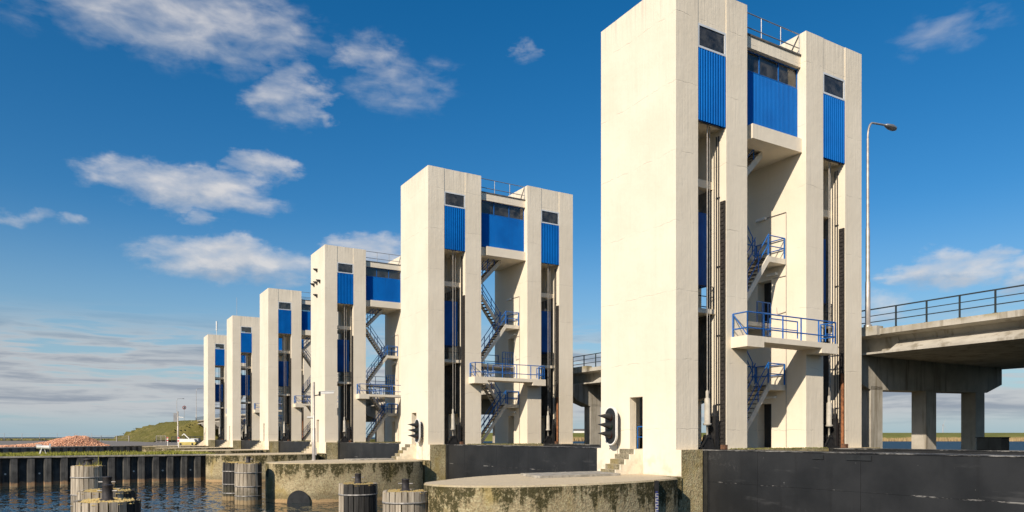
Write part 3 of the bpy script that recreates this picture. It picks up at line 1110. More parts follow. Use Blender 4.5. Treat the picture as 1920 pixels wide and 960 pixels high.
# ------------------------------------------------------------------ pier noses
NOSE = [(-.004, -.36), (-.42, -.36), (-.42, -.10), (-.86, -.10), (-.86, -1.0), (-1.5, -1.28), (-2.7, -1.66), (-4.6, -2.02), (-6.2, -2.12), (-7.4, -2.03), (-8.4, -1.83), (-9.4, -1.45),
        (-10.1, -1.0), (-10.55, -.5), (-10.8, .1), (-10.85, .7), (-10.7, 1.25), (-10.2, 1.75), (-9.5, 2.3), (-8.5, 3.1), (-7.0, 4.0), (-5.0, 4.8), (-2.5, 5.25), (-.004, 5.36)]
nose_me = None
ordn = ['front', 'second', 'third', 'fourth', 'fifth', 'sixth']
nl = ['wide mossy concrete pier nose with plank hatch at the bottom edge, nearest the camera',
      'second concrete pier nose, dark arched culvert mouth at its tip',
      'third concrete pier nose where the near sheet-pile wall ends',
      'fourth concrete pier nose, low slab behind the grass strip',
      'fifth concrete pier nose, low slab behind the grass strip with a red and white post',
      'sixth concrete pier nose, farthest low slab below the far left tower']
NOSES = []
for k in range(NP):
    if nose_me is None:
        # subdivide the rim so that the outline reads as a smooth curve
        pts = NOSE[:5]
        cur = NOSE[4:]
        for i in range(len(cur) - 1):
            p0 = Vector(cur[max(i - 1, 0)]); p1 = Vector(cur[i]); p2 = Vector(cur[i + 1]); p3 = Vector(cur[min(i + 2, len(cur) - 1)])
            for j in range(1, 4):
                t = j / 3
                q = 0.5 * ((2 * p1) + (-p0 + p2) * t + (2 * p0 - 5 * p1 + 4 * p2 - p3) * t * t + (-p0 + 3 * p1 - 3 * p2 + p3) * t ** 3)
                pts.append((q.x, q.y))
        NP_ = pts
        mb = MB().prism(list(reversed(pts)), -4.0, -.06)
        ins = []
        cx_, cy_ = -4.5, 1.6
        mb2 = MB()
        n_ = len(pts)
        rp = list(reversed(pts))
        # chamfered rim
        rin = [(x + (cx_ - x) * .008, y + (cy_ - y) * .016) for x, y in rp]
        mb2.add([(x, y, -.06) for x, y in rp] + [(x, y, 0) for x, y in rin],
                [(i, (i + 1) % n_, n_ + (i + 1) % n_, n_ + i) for i in range(n_)] + [tuple(range(n_, 2 * n_))])
        mb.add(mb2.v, mb2.f)
        nose_me = mb.mesh('concrete_pier', ['pier_concrete'])
    o = link('concrete_pier', nose_me, None, (0, SP * k, 0))
    tag(o, nl[k], 'pier', 'concrete pier noses in front of the towers')
    NOSES.append(o)

# plank hatch on the front nose: boards side by side
for i in range(6):
    y0 = 1.42 + i * .375
    MB().box(-5.75 + .1 * i, -1.75 + .1 * i, y0, y0 + .355, .002, .095).build('board', 'deck_board', NOSES[0])
for i in range(4):
    y0 = 1.5 + i * .4
    MB().box(-5.0, -1.9, y0, y0 + .38, .002, .09).build('board', 'deck_board', NOSES[1])


def rim_at(x, back=False):
    best = None
    for p in NP_[5:60]:
        if p[1] > .3:
            break
        if best is None or abs(p[0] - x) < abs(best[0] - x):
            best = p
    return best


# water gauge in a steel channel on the front nose
gx = -2.55
gy = -1.64
ga = math.atan2(-.36, -1.9)
go = empty('water_gauge', (gx, gy, -3.2), 'blue and white water level gauge in a steel channel on the front pier nose', 'gauge')
go.rotation_euler.z = math.atan2(.38, -1.2) + math.pi
gm = MB().box(-.085, .085, -.07, .12, 0, 3.17)
gm.build('channel', 'dark_steel', go)
MB().box(-.055, .055, -.085, -.072, 0.2, 2.7).build('scale_plate', 'pale_grey', go)
for i in range(26):
    z = .22 + i * .1
    MB().box(-.058 if i % 2 else -.03, .03 if i % 2 else .058, -.094, -.087, z, z + .06).build('mark', 'gauge_blue', go)

# culvert mouth of the second nose: a dark steel arched flap set on the curved wall
def arch(parent, name, cxy, ang, w_, h_, z0, dep, mat):
    poly = [(-w_, z0)] + [(-w_ * math.cos(math.pi * i / 14), z0 + h_ * .35 + h_ * .65 * math.sin(math.pi * i / 14)) for i in range(15)] + [(w_, z0)]
    mb = MB().extrude([(p[0], p[1]) for p in poly], 'y', -dep, dep)
    o = mb.build(name, mat, parent)
    o.location = (cxy[0], cxy[1], 0)
    o.rotation_euler.z = ang
    return o


arch(NOSES[1], 'culvert_flap', (-9.35, -1.47), math.atan2(.42, -1) + math.pi, .68, 1.12, -2.8, .14, 'signal_black')

# ------------------------------------------------------------------ black lift gates with their ropes
GX0, GX1 = 1.27, 2.55
GY0, GY1 = -(SP - D) - .62, .62


def make_gate():
    root = empty('lift_gate', (0, 0, 0))
    MB().box(GX0 + .03, GX1, GY0, GY1, -4.2, 1.04).build('core', 'black_gate_paint', root)
    # facing plates, upper and lower row
    cuts = [GY1, -.62, -3.09, -7.4, -12.6, -16.9, GY0]
    for a, b in zip(cuts[:-1], cuts[1:]):
        for (z0, z1) in ((-4.2, -.245), (-.238, 1.03)):
            jx = random.uniform(0, .006)
            MB().box(GX0 + jx, GX0 + .029, b + .006, a - .006, z0, z1).build('plate', 'black_gate_paint', root)
    MB().box(GX0 - .02, GX1 + .02, GY0, GY1, 1.041, 1.075).build('top_flange', 'black_gate_paint', root)
    MB().box(GX0 - .06, GX0 - .021, -.56, -.35, -4.2, 1.05).build('seal_strip', 'signal_black', root)
    for (y0, y1) in ((-6.0, -5.55), (-7.8, -6.9)):
        MB().box(GX0 - .03, GX0 - .0005, y0, y1, .82, .98).build('rubbing_pad', 'signal_black', root)
    MB().box(GX0 - .05, GX0 - .0005, -13.4, -12.4, -.1, .75).build('rubbing_pad', 'signal_black', root)
    for y in (.28, -(SP - D) - .28):
        s = 1 if y > 0 else -1
        rp = MB().tube((2.06, y, 3.5), (2.06, y, 14.97), .022, 6).build('rope', 'rope_steel', root)
        MB().tube((2.30, y + s * .1, 3.3), (2.30, y + s * .1, 14.97), .018, 6).build('rope', 'rope_steel', root)
        sk = MB()
        sk.lathe([(.03, 3.62), (.07, 3.55), (.065, 3.3), (.12, 3.24), (.125, 2.20), (.18, 2.19), (.18, 2.11), (.05, 2.10), (.045, 1.62)], 12, 0, (2.06, y, 0))
        sk.build('rope_socket', 'socket_paint', root)
        br = MB()
        for q in (-.09, .09):
            br.extrude([(1.72, 1.075), (2.42, 1.075), (2.2, 1.7), (1.95, 1.7)], 'y', y + q - .02, y + q + .02)
        br.beam((1.5, y - s * .12, 1.075), (1.95, y - s * .12, 1.62), .05, .06)
        br.tube((2.06, y - .16, 1.6), (2.06, y + .16, 1.6), .05, 8)
        br.box(1.6, 2.6, y - .2, y + .2, 1.075, 1.16)
        br.box(2.42, 2.62, y - .12, y + .25, 1.16, 2.5)
        br.tube((2.52, y, 2.5), (2.52, y, 3.0), .05, 8)
        br.build('hoist_bracket', 'dark_steel', root)
    MB().box(2.36, 2.54, -.42, -.18, 1.076, 1.27).build('timber_block', 'wood_block', root)
    return root


gate = make_gate()
GT = [gate]
gl_ = ['big black steel lift gate filling the lower right corner of the picture',
       'black steel lift gate between the two nearest towers, scuffed white in the middle',
       'black steel lift gate between the second and third towers, left of the second tower steps',
       'black steel lift gate between the third and fourth towers from the right',
       'black steel lift gate between the fourth and fifth towers from the right',
       'black steel lift gate between the two farthest towers']
for k in range(NP):
    g = gate if k == 0 else copy_tree(gate, None, ('rubbing_pad',))
    g.location = (0, SP * k, 0)
    tag(g, gl_[k], 'gate', 'black lift gates between the towers')
fl_ = ['rear black lift gate whose top edge shows above the big front gate', 'rear black lift gate between the two nearest towers, only its top edge showing',
       'rear black lift gate beyond the third tower, hoist gear in the slot', 'rear black lift gate beyond the fourth tower', 'rear black lift gate beyond the fifth tower']
for k in range(3):
    g = copy_tree(gate, None, ('rubbing_pad',))
    g.location = (V2, SP * k, 0)
    tag(g, fl_[k], 'gate', 'rear black lift gates below the bridge')
    g.name = 'lift_gate'
# dark cabinet standing on the rear gate
cb = empty('cabinet', (10.1, -7.18, 1.075), 'dark steel cabinet standing on the rear gate under the bridge', 'cabinet')
MB().box(-.30, .30, -.46, .46, 0, .50).build('body', 'cabinet_black', cb)
MB().box(-.33, .33, -.49, .49, .50, .53).build('lid', 'cabinet_black', cb)
for y0, y1 in ((-.45, -.01), (.01, .45)):
    MB().box(-.315, -.301, y0, y1, .03, .48).build('door', 'cabinet_black', cb)

# counterweights hanging in the shafts
cw = MB()
cw.box(VA + .06, VB - .14, .98, 2.1, 8.22, 11.45)
cwp = cw.mesh('counterweight', 'counterweight_blue')
cwl = MB()
for x in (1.6, 2.1, 2.5):
    cwl.tube((x, 1.5, 11.45), (x, 1.5, 14.97), .025, 6)
for x in (1.5, 2.5):
    cwl.box(x - .12, x + .12, 1.3, 1.7, 11.45, 11.7)
cwl_me = cwl.mesh('rope', 'rope_steel')
pos_w = ['nearest', 'second', 'third', 'fourth', 'fifth', 'farthest']
for k in range(NP):
    for j, v0 in enumerate((0, V2)):
        if j == 1 and k > 1:
            continue
        c = link('counterweight', cwp, None, (v0, SP * k, 0))
        link('rope', cwl_me, c)
        tag(c, 'blue counterweight hanging in the %s slot of the %s tower from the right' % (('front', 'rear')[j], pos_w[k]) if k not in (0, 5) else
            'blue counterweight hanging in the %s slot of the %s tower' % (('front', 'rear')[j], pos_w[k]), 'counterweight', 'blue counterweights in the tower slots')

# ------------------------------------------------------------------ road bridge behind the towers
BX0, BX1 = 14.0, 29.2
bridge = empty('road_bridge', (0, 0, 0), 'concrete road bridge running behind the towers on wide piers with dark railing', 'bridge')
mid = [(BX0, 7.13), (BX0, 6.84), (BX0 + .85, 6.78), (BX0 + .98, 6.50), (BX0 + .04, 5.97), (BX0 + .04, 5.87), (BX1, 5.87), (BX1, 5.97), (BX1 - .5, 6.34), (BX1 - .3, 6.79), (BX1, 6.84), (BX1, 7.13),
       (BX1 - .4, 7.13), (BX1 - .4, 6.95), (BX0 + .4, 6.95), (BX0 + .4, 7.13)]
end = [(BX0, 7.13), (BX0, 6.84), (BX0 + .85, 6.76), (BX0 + 1.0, 6.0), (BX0 + .04, 5.97), (BX0 + .04, 5.87), (BX1, 5.87), (BX1, 5.97), (BX1 - .6, 6.0), (BX1 - .3, 6.79), (BX1, 6.84), (BX1, 7.13),
       (BX1 - .4, 7.13), (BX1 - .4, 6.95), (BX0 + .4, 6.95), (BX0 + .4, 7.13)]
PC = 1.85            # pier centre along Y
sp_m = MB().extrude(mid, 'y', 2.2, SP - 2.2).extrude(end, 'y', .012, 2.2).extrude(end, 'y', SP - 2.2, SP - .012)
sp_me = sp_m.mesh('deck_span', 'bridge_concrete')
ch = MB()
ch.extrude([(12.9, 5.30), (12.9, 5.86), (28.35, 5.86), (28.35, 4.85), (26.6, 4.30), (15.0, 4.10), (13.6, 4.6)], 'y', -.62, .62)
ch_me = ch.mesh('crosshead', 'bridge_concrete')
cl_me = MB().box(0, 1.02, -.42, .42, -3.6, 4.3).mesh('column', 'bridge_concrete')
for k in range(-2, 10):
    link('deck_span', sp_me, bridge, (0, PC + SP * k, 0))
for k in range(-1, 10):
    link('crosshead', ch_me, bridge, (0, PC + SP * k, 0))
    for x in (15.0, 20.1, 25.3):
        link('column', cl_me, bridge, (x, PC + SP * k - .2, 0))
    ft = MB().box(13.41, 28.0, -1.3, 1.4, -4.0, .1) if k == -1 else None
    if k == -1:
        ft_me = ft.mesh('pier_foot', 'sill_concrete')
    link('pier_foot', ft_me, bridge, (0, PC + SP * k, 0))
ab = MB().box(13.0, 29.6, PC + SP * 10 - .6, PC + SP * 10 + 1.2, -1, 5.86)
ab.extrude([(PC + SP * 10 - 5, 2.0), (PC + SP * 10 + 1, 7.2), (PC + SP * 10 + 1, -.5), (PC + SP * 10 - 5, -.5)], 'x', 12.98, 13.3)
ab.build('abutment', 'bridge_concrete', bridge)
MB().box(BX0 + .4, BX1 - .4, -45, PC + SP * 10, 6.953, 6.99).build('road_surface', 'asphalt', bridge)
post_me = MB().box(-.028, .028, -.035, .035, 0, 1.06).box(-.07, .07, -.09, .09, 0, .03).mesh('post', 'bridge_rail')
Ya, Yb = -40.0, PC + SP * 10
for x in (BX0 + .17, BX1 - .17):
    rm = MB()
    for z, r in ((1.06, .035), (.72, .022), (.40, .026)):
        rm.box(x - r, x + r, Ya, Yb, 7.13 + z - r * .8, 7.13 + z + r * .8)
    ro = rm.build('railing', 'bridge_rail', bridge)
    n = int((Yb - Ya) / 1.545)
    for i in range(n + 1):
        yy = -.66 + (i - 26) * 1.545
        if x > 20 and i % 2:
            continue
        link('post', post_me, ro, (x, yy, 7.13))
for k in range(0, 4):
    MB().box(BX0 - .24, BX0 + .3, PC - 1.75 + SP * k, PC + .05 + SP * k, 6.80, 7.27).build('lamp_plinth', 'bridge_concrete', bridge)


def street_lamp(loc, h, arm, label, rz=0.0, group='street lamps along the bridge road'):
    root = empty('street_lamp', loc, label, 'street lamp', group, rz)
    s = h / 10.8
    p = MB()
    p.lathe([(.20, 0), (.20, .12), (.13, .14), (.125, 2.3 * s), (.105, 2.4 * s), (.10, 5.1 * s), (.078, 5.2 * s), (.06, h - 1.0)], 12)
    p.build('pole', 'galvanised', root)
    a = MB()
    pts = [(0, 0, h - 1.02)]
    for i in range(9):
        t = math.pi / 2 * i / 8
        pts.append((.45 - .45 * math.cos(t), 0, h - .95 + .85 * math.sin(t)))
    pts.append((arm - .6, 0, h + .02))
    a.path(pts, .052, 8)
    a.build('arm', 'galvanised', root)
    hd = MB()
    sec = [(.06, .05, 0), (.2, .11, .02), (.55, .17, .02), (.85, .15, 0), (1.0, .05, -.02)]
    vs_ = []
    for (x, r, dz) in sec:
        for i in range(10):
            t = 2 * math.pi * i / 10
            vs_.append((arm - .68 + x, r * 1.25 * math.cos(t), h + .02 - x * .04 + dz + r * (.85 if math.sin(t) > 0 else .7) * math.sin(t)))
    fs = [(k * 10 + i, k * 10 + (i + 1) % 10, (k + 1) * 10 + (i + 1) % 10, (k + 1) * 10 + i) for k in range(4) for i in range(10)]
    fs += [tuple(range(9, -1, -1)), tuple(range(40, 50))]
    hd.add(vs_, fs, 0, True)
    hd.build('lamp_head', 'grey_steel', root)
    return root


street_lamp((14.0, .75, 7.27), 10.75, 2.1, 'tall grey street lamp rising from the bridge beside the nearest tower')
lx, ly = plan(364, 262)
street_lamp((14.4, 247.0, 7.1), 11.0, 2.6, 'distant street lamp at the end of the bridge, right of the red sign')
lx, ly = plan(331.5, 286)
street_lamp((lx, ly, 7.0), 9.6, 2.6, 'distant street lamp on top of the grassy hill, left of the red sign', .3)

# ------------------------------------------------------------------ signal boards
def signal(loc, hw, hh, label):
    root = empty('signal_board', loc, label, 'signal', 'shipping signal boards on tower walls')
    def stad(w_, h_, n=14):
        pts = []
        for i in range(n + 1):
            t = math.pi * i / n
            pts.append((w_ * math.cos(t), (h_ - w_) + w_ * math.sin(t)))
        for i in range(n + 1):
            t = math.pi + math.pi * i / n
            pts.append((w_ * math.cos(t), -(h_ - w_) + w_ * math.sin(t)))
        return pts
    rm = MB()
    o_, i_ = stad(hw, hh), stad(hw - .055, hh - .055)
    n = len(o_)
    for xa, xb in ((-.05, .05),):
        vs_ = [(xa, p[0], p[1]) for p in o_] + [(xa, p[0], p[1]) for p in i_] + [(xb, p[0], p[1]) for p in o_] + [(xb, p[0], p[1]) for p in i_]
        fs = []
        for i in range(n):
            j = (i + 1) % n
            fs += [(i, j, n + j, n + i), (2 * n + j, 2 * n + i, 3 * n + i, 3 * n + j), (j, i, 2 * n + i, 2 * n + j), (n + i, n + j, 3 * n + j, 3 * n + i)]
        rm.add(vs_, fs)
    rm.build('rim', 'white_paint', root)
    MB().extrude([(p[0], p[1]) for p in stad(hw - .056, hh - .056)], 'x', -.035, .045).build('board', 'signal_black', root)
    gap = hh * .455
    for j, z in enumerate((gap, 0, -gap)):
        ln = MB()
        ln.tube((-.035, 0, z), (-.10, 0, z), hw * .42, 16)
        lo = ln.build('lamp', 'lens_green' if j == 1 else 'lens_red', root)
        hd = MB()
        N = 18
        rings = []
        for (f_, rr) in ((0, hw * .44), (.5, hw * .34), (1.0, hw * .19)):
            ring = []
            for i in range(N):
                t = 2 * math.pi * i / N
                L = (.18 + .52 * (0.5 + 0.5 * math.sin(t)) ** 1.3) * hw / .42
                ring.append((-.036 - f_ * L, rr * math.cos(t), z + rr * math.sin(t) + f_ * .02 - f_ * .03))
            rings += ring
        hd.add(rings, [(k * N + i, k * N + (i + 1) % N, (k + 1) * N + (i + 1) % N, (k + 1) * N + i) for k in range(2) for i in range(N)], 0, True)
        hd.build('hood', 'signal_black', lo)
    br = MB()
    for z in (hh * .5, -hh * .5):
        br.box(.045, -loc[0] - .002, -.08, .08, z - .04, z + .04)
    br.build('bracket', 'dark_steel', root)
    MB().path([(.06, 0, -hh * .9), (-loc[0] - .02, -.05, -hh * .95), (-loc[0] - .02, -.05, -loc[2] + .02)], .016, 6).build('cable', 'galvanised', root)
    return root


signal((-.35, 3.82, 2.10), .43, .87, 'oval black signal board with white rim and three hooded lamps on the nearest tower')
signal((-.35, SP + 1.06, 2.03), .44, .86, 'oval black signal board with white rim and three hooded lamps on the second tower')

# five small hooded lamps in a cross on the third tower
for j, (y, z, nm) in enumerate(((2.63, 18.54, 'topmost'), (3.70, 17.24, 'left'), (2.63, 17.24, 'middle'), (1.62, 17.24, 'right'), (2.63, 15.95, 'lowest'))):
    o = empty('wall_lamp', (0, 2 * SP + y, z), '%s of the five small black lamps in a cross on the third tower' % nm, 'lamp', 'small black lamps on the third tower')
    MB().box(-.10, -.002, -.12, .12, -.15, .15).build('housing', 'signal_black', o)
    hd = MB()
    N = 12
    rings = []
    for f_, rr in ((0, .15), (1.0, .11)):
        for i in range(N):
            t = 2 * math.pi * i / N
            rings.append((-.10 - f_ * (.10 + .26 * (.5 + .5 * math.sin(t))), rr * math.cos(t), rr * math.sin(t) + .04))
    hd.add(rings, [(i, (i + 1) % N, N + (i + 1) % N, N + i) for i in range(N)], 0, True)
    hd.build('hood', 'signal_black', o)
    MB().tube((-.10, 0, .04), (-.13, 0, .04), .11, 12).build('lens', 'lens_red', o)

# ------------------------------------------------------------------ camera pole on the second nose
px, py = -7.0, 28.2
pole = empty('camera_pole', (px, py, 0), 'slim grey camera pole standing on the second pier nose', 'pole')
p = MB()
p.lathe([(.17, 0), (.17, .03), (.115, .04), (.115, 2.2), (.08, 2.26), (.075, 5.4)], 12)
p.build('shaft', 'galvanised', pole)
a = MB()
a.tube((0, 0, 4.45), (.45, -.10, 4.55), .035, 8)
a.tube((.38, -.09, 4.45), (.38, -.09, 4.75), .07, 8)
a.build('arm', 'dark_steel', pole)
c_ = MB()
c_.beam((.45, -.1, 4.66), (1.3, -.35, 4.72), .17, .16)
c_.beam((.4, -.08, 4.77), (1.35, -.37, 4.81), .22, .03)
c_.build('camera', 'white_paint', pole)
MB().tube((0, 0, 2.95), (-.45, .08, 2.95), .07, 8).build('sensor', 'white_paint', pole)
MB().box(.05, .16, -.12, .12, .35, .85).build('junction_box', 'pale_grey', pole)

# ------------------------------------------------------------------ mooring dolphins
def ring_mesh(name, r0, r1, z0, z1, mat, n=32):
    mb = MB()
    vs_ = []
    for (r, z) in ((r0, z0), (r1, z0), (r1, z1), (r0, z1)):
        for i in range(n):
            t = 2 * math.pi * i / n
            vs_.append((r * math.cos(t), r * math.sin(t), z))
    fs = []
    for k in range(4):
        for i in range(n):
            fs.append((k * n + i, k * n + (i + 1) % n, ((k + 1) % 4) * n + (i + 1) % n, ((k + 1) % 4) * n + i))
    mb.add(vs_, fs, 0, True)
    return mb


NPL = 22
RD = .78
plank_mb = MB()
wpl = 2 * math.pi * RD / NPL - .022
plank_mb.add([(RD - .11, -wpl * .44, -2.2), (RD, -wpl / 2, -2.2), (RD, wpl / 2, -2.2), (RD - .11, wpl * .44, -2.2),
              (RD - .11, -wpl * .44, -.02), (RD - .012, -wpl / 2 + .01, 0), (RD - .012, wpl / 2 - .01, 0), (RD - .11, wpl * .44, -.02)],
             [(3, 2, 1, 0), (4, 5, 6, 7), (0, 1, 5, 4), (1, 2, 6, 5), (2, 3, 7, 6), (3, 0, 4, 7)])
PL_W = plank_mb.mesh('plank', 'weathered_timber')
PL_D = plank_mb.mesh('plank', 'tarred_timber')
CORE = MB().lathe([(.69, -4.0), (.69, -.10), (.60, -.05), (.1, 0.0)], 24).mesh('core', 'moss_timber')
STRAP = ring_mesh('strap', RD - .002, RD + .016, -.03, .03, 'strap_steel').mesh('strap', 'strap_steel')
WALE = ring_mesh('waler', RD - .10, RD + .05, -.10, .10, 'weathered_timber').mesh('waler', 'weathered_timber')
BOL = MB().lathe([(.19, -.08), (.19, 0), (.125, .03), (.125, .33), (.14, .35), (.13, .38)], 14).mesh('bollard', 'bollard_iron')
PIN = MB().tube((-.25, 0, .22), (.25, 0, .22), .022, 8).mesh('pin', 'strap_steel')
tuft = MB()
random.seed(3)
for i in range(420):
    t = random.uniform(0, 6.283)
    rr = .75 * math.sqrt(random.uniform(.25, 1))
    r = random.uniform(.02, .055)
    x, y = rr * math.cos(t), rr * math.sin(t)
    h = random.uniform(-.03, .005)
    z0 = -.075 + (.05 if rr < .6 else 0)
    tuft.add([(x - r, y - r * .6, z0), (x + r, y - r, z0), (x + r * .7, y + r, z0), (x - r, y + r * .8, z0), (x + r * .1, y, z0 + h + .06)],
             [(0, 1, 4), (1, 2, 4), (2, 3, 4), (3, 0, 4)])
TUFT = tuft.mesh('moss', 'moss_timber')


def dolphin(loc, label, dark=(), zs=(), bollard=True, scale=1.0, seed=0):
    rnd = random.Random(seed)
    root = empty('mooring_dolphin', loc, label, 'mooring post', 'timber clad mooring dolphins')
    root.scale = (scale, scale, 1)
    link('core', CORE, root)
    for i in range(NPL):
        ang = 360 / NPL * i
        dk = any(a <= ang < b for a, b in dark)
        me = PL_D if dk else PL_W
        for lvl, (z0, z1) in enumerate(zs):
            o = link('plank', me, root, (0, 0, z1 + rnd.uniform(-.025, .012)))
            o.rotation_euler.z = R(ang + rnd.uniform(-.5, .5))
            k = 1 + rnd.uniform(-.014, .014)
            o.scale = (k, k, (z1 - z0) / 2.2)
    for z in [q[0] for q in zs[:-1]] + ([-1.95] if zs[-1][0] < -2 else []):
        link('strap', STRAP, root, (0, 0, z - .02))
    if tag:
        mo = link('moss', TUFT, root)
        mo['kind'] = 'stuff'
    if bollard:
        b = link('bollard', BOL, root, (0, 0, .02))
        b.rotation_euler.z = R(-30)
        link('pin', PIN, b)
    return root


Z2 = [(-.36, 0), (-2.75, -.39)]
# tarred planks face the camera and the fairway on the inner side of each pair
dolphin((-11.44, 1.11, -.24), 'timber mooring dolphin with orange lichen top, right one of the front pair', (), Z2, seed=1)
dolphin((-11.19, 6.77, -.30), 'black tarred mooring dolphin with one pale plank edge, behind the orange topped one', ((200, 318),), [(-.42, 0), (-2.75, -.45)], scale=1.0, seed=2)
dolphin((-20.50, -.81, -.03), 'nearest timber mooring dolphin at the bottom left edge of the picture', ((310, 360), (0, 60)), [(-1.5, 0), (-3.0, -1.53)], seed=3)
dolphin((-20.40, 2.35, .03), 'mossy mooring dolphin directly behind the nearest one at the bottom left', ((300, 360), (0, 60)), [(-1.0, 0), (-3.0, -1.03)], seed=4)
d5 = dolphin((-20.62, 20.29, .16), 'tall timber mooring dolphin with dry weeds on top, left of the others', ((315, 360), (0, 60)), [(-.55, 0), (-1.42, -.58), (-3.0, -1.45)], bollard=False, seed=5)
dolphin((-12.12, 24.22, .02), 'grey timber mooring dolphin in the channel before the third pier', ((310, 360), (0, 50)), [(-.55, 0), (-1.38, -.58), (-2.85, -1.41)], seed=6)
dolphin((-12.25, 27.76, -.03), 'black tarred mooring dolphin half hidden behind a grey timber one', ((190, 330),), [(-.55, 0), (-1.38, -.58), (-2.85, -1.41)], bollard=False, seed=8)
# weeds on the tall dolphin
wd = MB()
random.seed(21)
for i in range(70):
    t = random.uniform(0, 6.283)
    r0 = random.uniform(0, .6)
    x, y = r0 * math.cos(t), r0 * math.sin(t)
    h = random.uniform(.08, .34)
    lx_, ly_ = random.uniform(-.12, .12), random.uniform(-.12, .12)
    q = random.uniform(.008, .018)
    wd.add([(x - q, y, -.08), (x + q, y - q, -.08), (x, y + q, -.08), (x + lx_, y + ly_, -.06 + h)], [(0, 1, 3), (1, 2, 3), (2, 0, 3)])
wd.tube((.42, -.2, -.05), (.44, -.2, .52), .016, 6)
wo = wd.build('weeds', 'grass_blade', d5)
wo['kind'] = 'stuff'
MB().lathe([(.26, -.06), (.27, .1), (.18, .14), (.16, .26), (.25, .30), (.22, .36)], 12).build('bollard', 'bollard_iron', d5)

# ------------------------------------------------------------------ sheet-pile walls
def pile_mesh(pitch, dep, z0, z1, name):
    """one out-pan and one in-pan of a sheet-pile wall, x along the wall, y inwards"""
    a = pitch
    out = [(0, dep), (a * .05, dep * .55), (a * .10, 0), (a * .29, 0), (a * .30, .02), (a * .31, 0), (a * .50, 0), (a * .55, dep * .55), (a * .60, dep), (a, dep)]
    inn = [(x, y + .03) for x, y in out]
    poly = out + list(reversed(inn))
    mb = MB()
    n = len(poly)
    vs_ = [(x, y, z0) for x, y in poly] + [(x, y, z1) for x, y in poly]
    fs = [tuple(range(n - 1, -1, -1)), tuple(range(n, 2 * n))] + [(i, (i + 1) % n, n + (i + 1) % n, n + i) for i in range(n)]
    mb.add(vs_, fs)
    return mb.mesh(name, 'sheet_pile_steel')


def pile_wall(A, B, pitch, dep, ztop, label, capmat, anchors=True, group=None):
    A, B = Vector(A), Vector(B)
    L = (B - A).length
    ang = math.atan2(B.y - A.y, B.x - A.x)
    root = empty('sheet_pile_wall', (A.x, A.y, 0), label, 'wall', group, ang)
    me = pile_mesh(pitch, dep, -4.0, ztop - .10, 'pile')
    n = int(L / pitch)
    bm_ = MB().tube((0, dep + .02, 0), (0, dep - .12, 0), .075, 8).mesh('anchor', 'white_paint')
    for i in range(n):
        link('pile', me, root, (i * pitch, 0, 0))
        if anchors and i % 2 == 0:
            link('anchor', bm_, root, (i * pitch + pitch * .80, -.01, -1.42))
    MB().box(0, L, -.06, dep + .35, ztop - .10, ztop + .02).build('capping_beam', capmat, root)
    return root


pile_wall(W1A, W1B, 1.17, .47, 0.0, 'long black sheet-pile wall with rusty waterline and grass on top', 'cap_concrete')
pile_wall(Y1, Y2, 1.55, .5, .02, 'farther sheet-pile wall below the brick heap, behind the grass strip', 'cap_concrete', False)
# concrete return wall where the far sheet piles meet the last pier
m = MB()
m.prism([(-8.6, 129.6), (-.2, 123.4), (-.2, 131.5), (-8.6, 131.5)], -4.0, .02)
o = m.build('retaining_wall', ['pier_concrete'])
tag(o, 'low concrete retaining wall between the far sheet piles and the farthest tower', 'wall')

# ------------------------------------------------------------------ grass on the dam
gm = MB()
random.seed(5)
for i in range(15000):
    a = random.uniform(0, L1)
    b = 0.95 + 11.5 * random.random() ** 1.4
    x, y = w1(a, b)
    h = random.uniform(.08, .24) * (1.1 + .9 * noise.noise(Vector((x * .35, y * .35, 0))))
    if h < .03:
        continue
    t = random.uniform(0, 6.283)
    q = random.uniform(.03, .075)
    dx, dy = math.cos(t) * q, math.sin(t) * q
    lx_, ly_ = random.uniform(-.1, .1), random.uniform(-.1, .1)
    gm.add([(x - dx, y - dy, -.05), (x + dx, y + dy, -.05), (x + dy * .6, y - dx * .6, -.05), (x + lx_, y + ly_, h)], [(0, 1, 3), (1, 2, 3), (2, 0, 3)])
tag(gm.build('grass', 'grass_blade'), 'rough green grass strip on top of the near sheet-pile wall', 'grass', kind='stuff')
gm = MB()
for i in range(5200):
    d = random.uniform(318, 470)
    x, y = plan(random.uniform(-60, 175) if d < 340 else random.uniform(-60, 330), d)
    h = random.uniform(.2, .75)
    t = random.uniform(0, 6.283)
    q = random.uniform(.5, 1.3)
    dx, dy = math.cos(t) * q, math.sin(t) * q
    gm.add([(x - dx, y - dy, .2), (x + dx, y + dy, .2), (x + dy * .6, y - dx * .6, .2), (x + random.uniform(-.3, .3), y, .25 + h)], [(0, 1, 3), (1, 2, 3), (2, 0, 3)])
tag(gm.build('meadow_grass', 'meadow_blade'), 'rough meadow grass beyond the paved yard', 'grass', kind='stuff')

gm = MB()
random.seed(31)
for i in range(7000):
    x = random.uniform(-80, 30)
    y = random.uniform(240, 340)
    z = hill_h(x, y)
    if z < .15 or noise.noise(Vector((x * .12, y * .12, 5))) < -.12:
        continue
    h = random.uniform(.05, .22)
    t = random.uniform(0, 6.283)
    q = random.uniform(.2, .6)
    dx, dy = math.cos(t) * q, math.sin(t) * q
    gm.add([(x - dx, y - dy, z - .3), (x + dx, y + dy, z - .3), (x + dy * .6, y - dx * .6, z - .3), (x + random.uniform(-.3, .3), y, z + h)], [(0, 1, 3), (1, 2, 3), (2, 0, 3)])
tag(gm.build('hill_grass', 'meadow_blade'), 'rough olive grass tufts covering the hill by the bridge end', 'grass', kind='stuff')

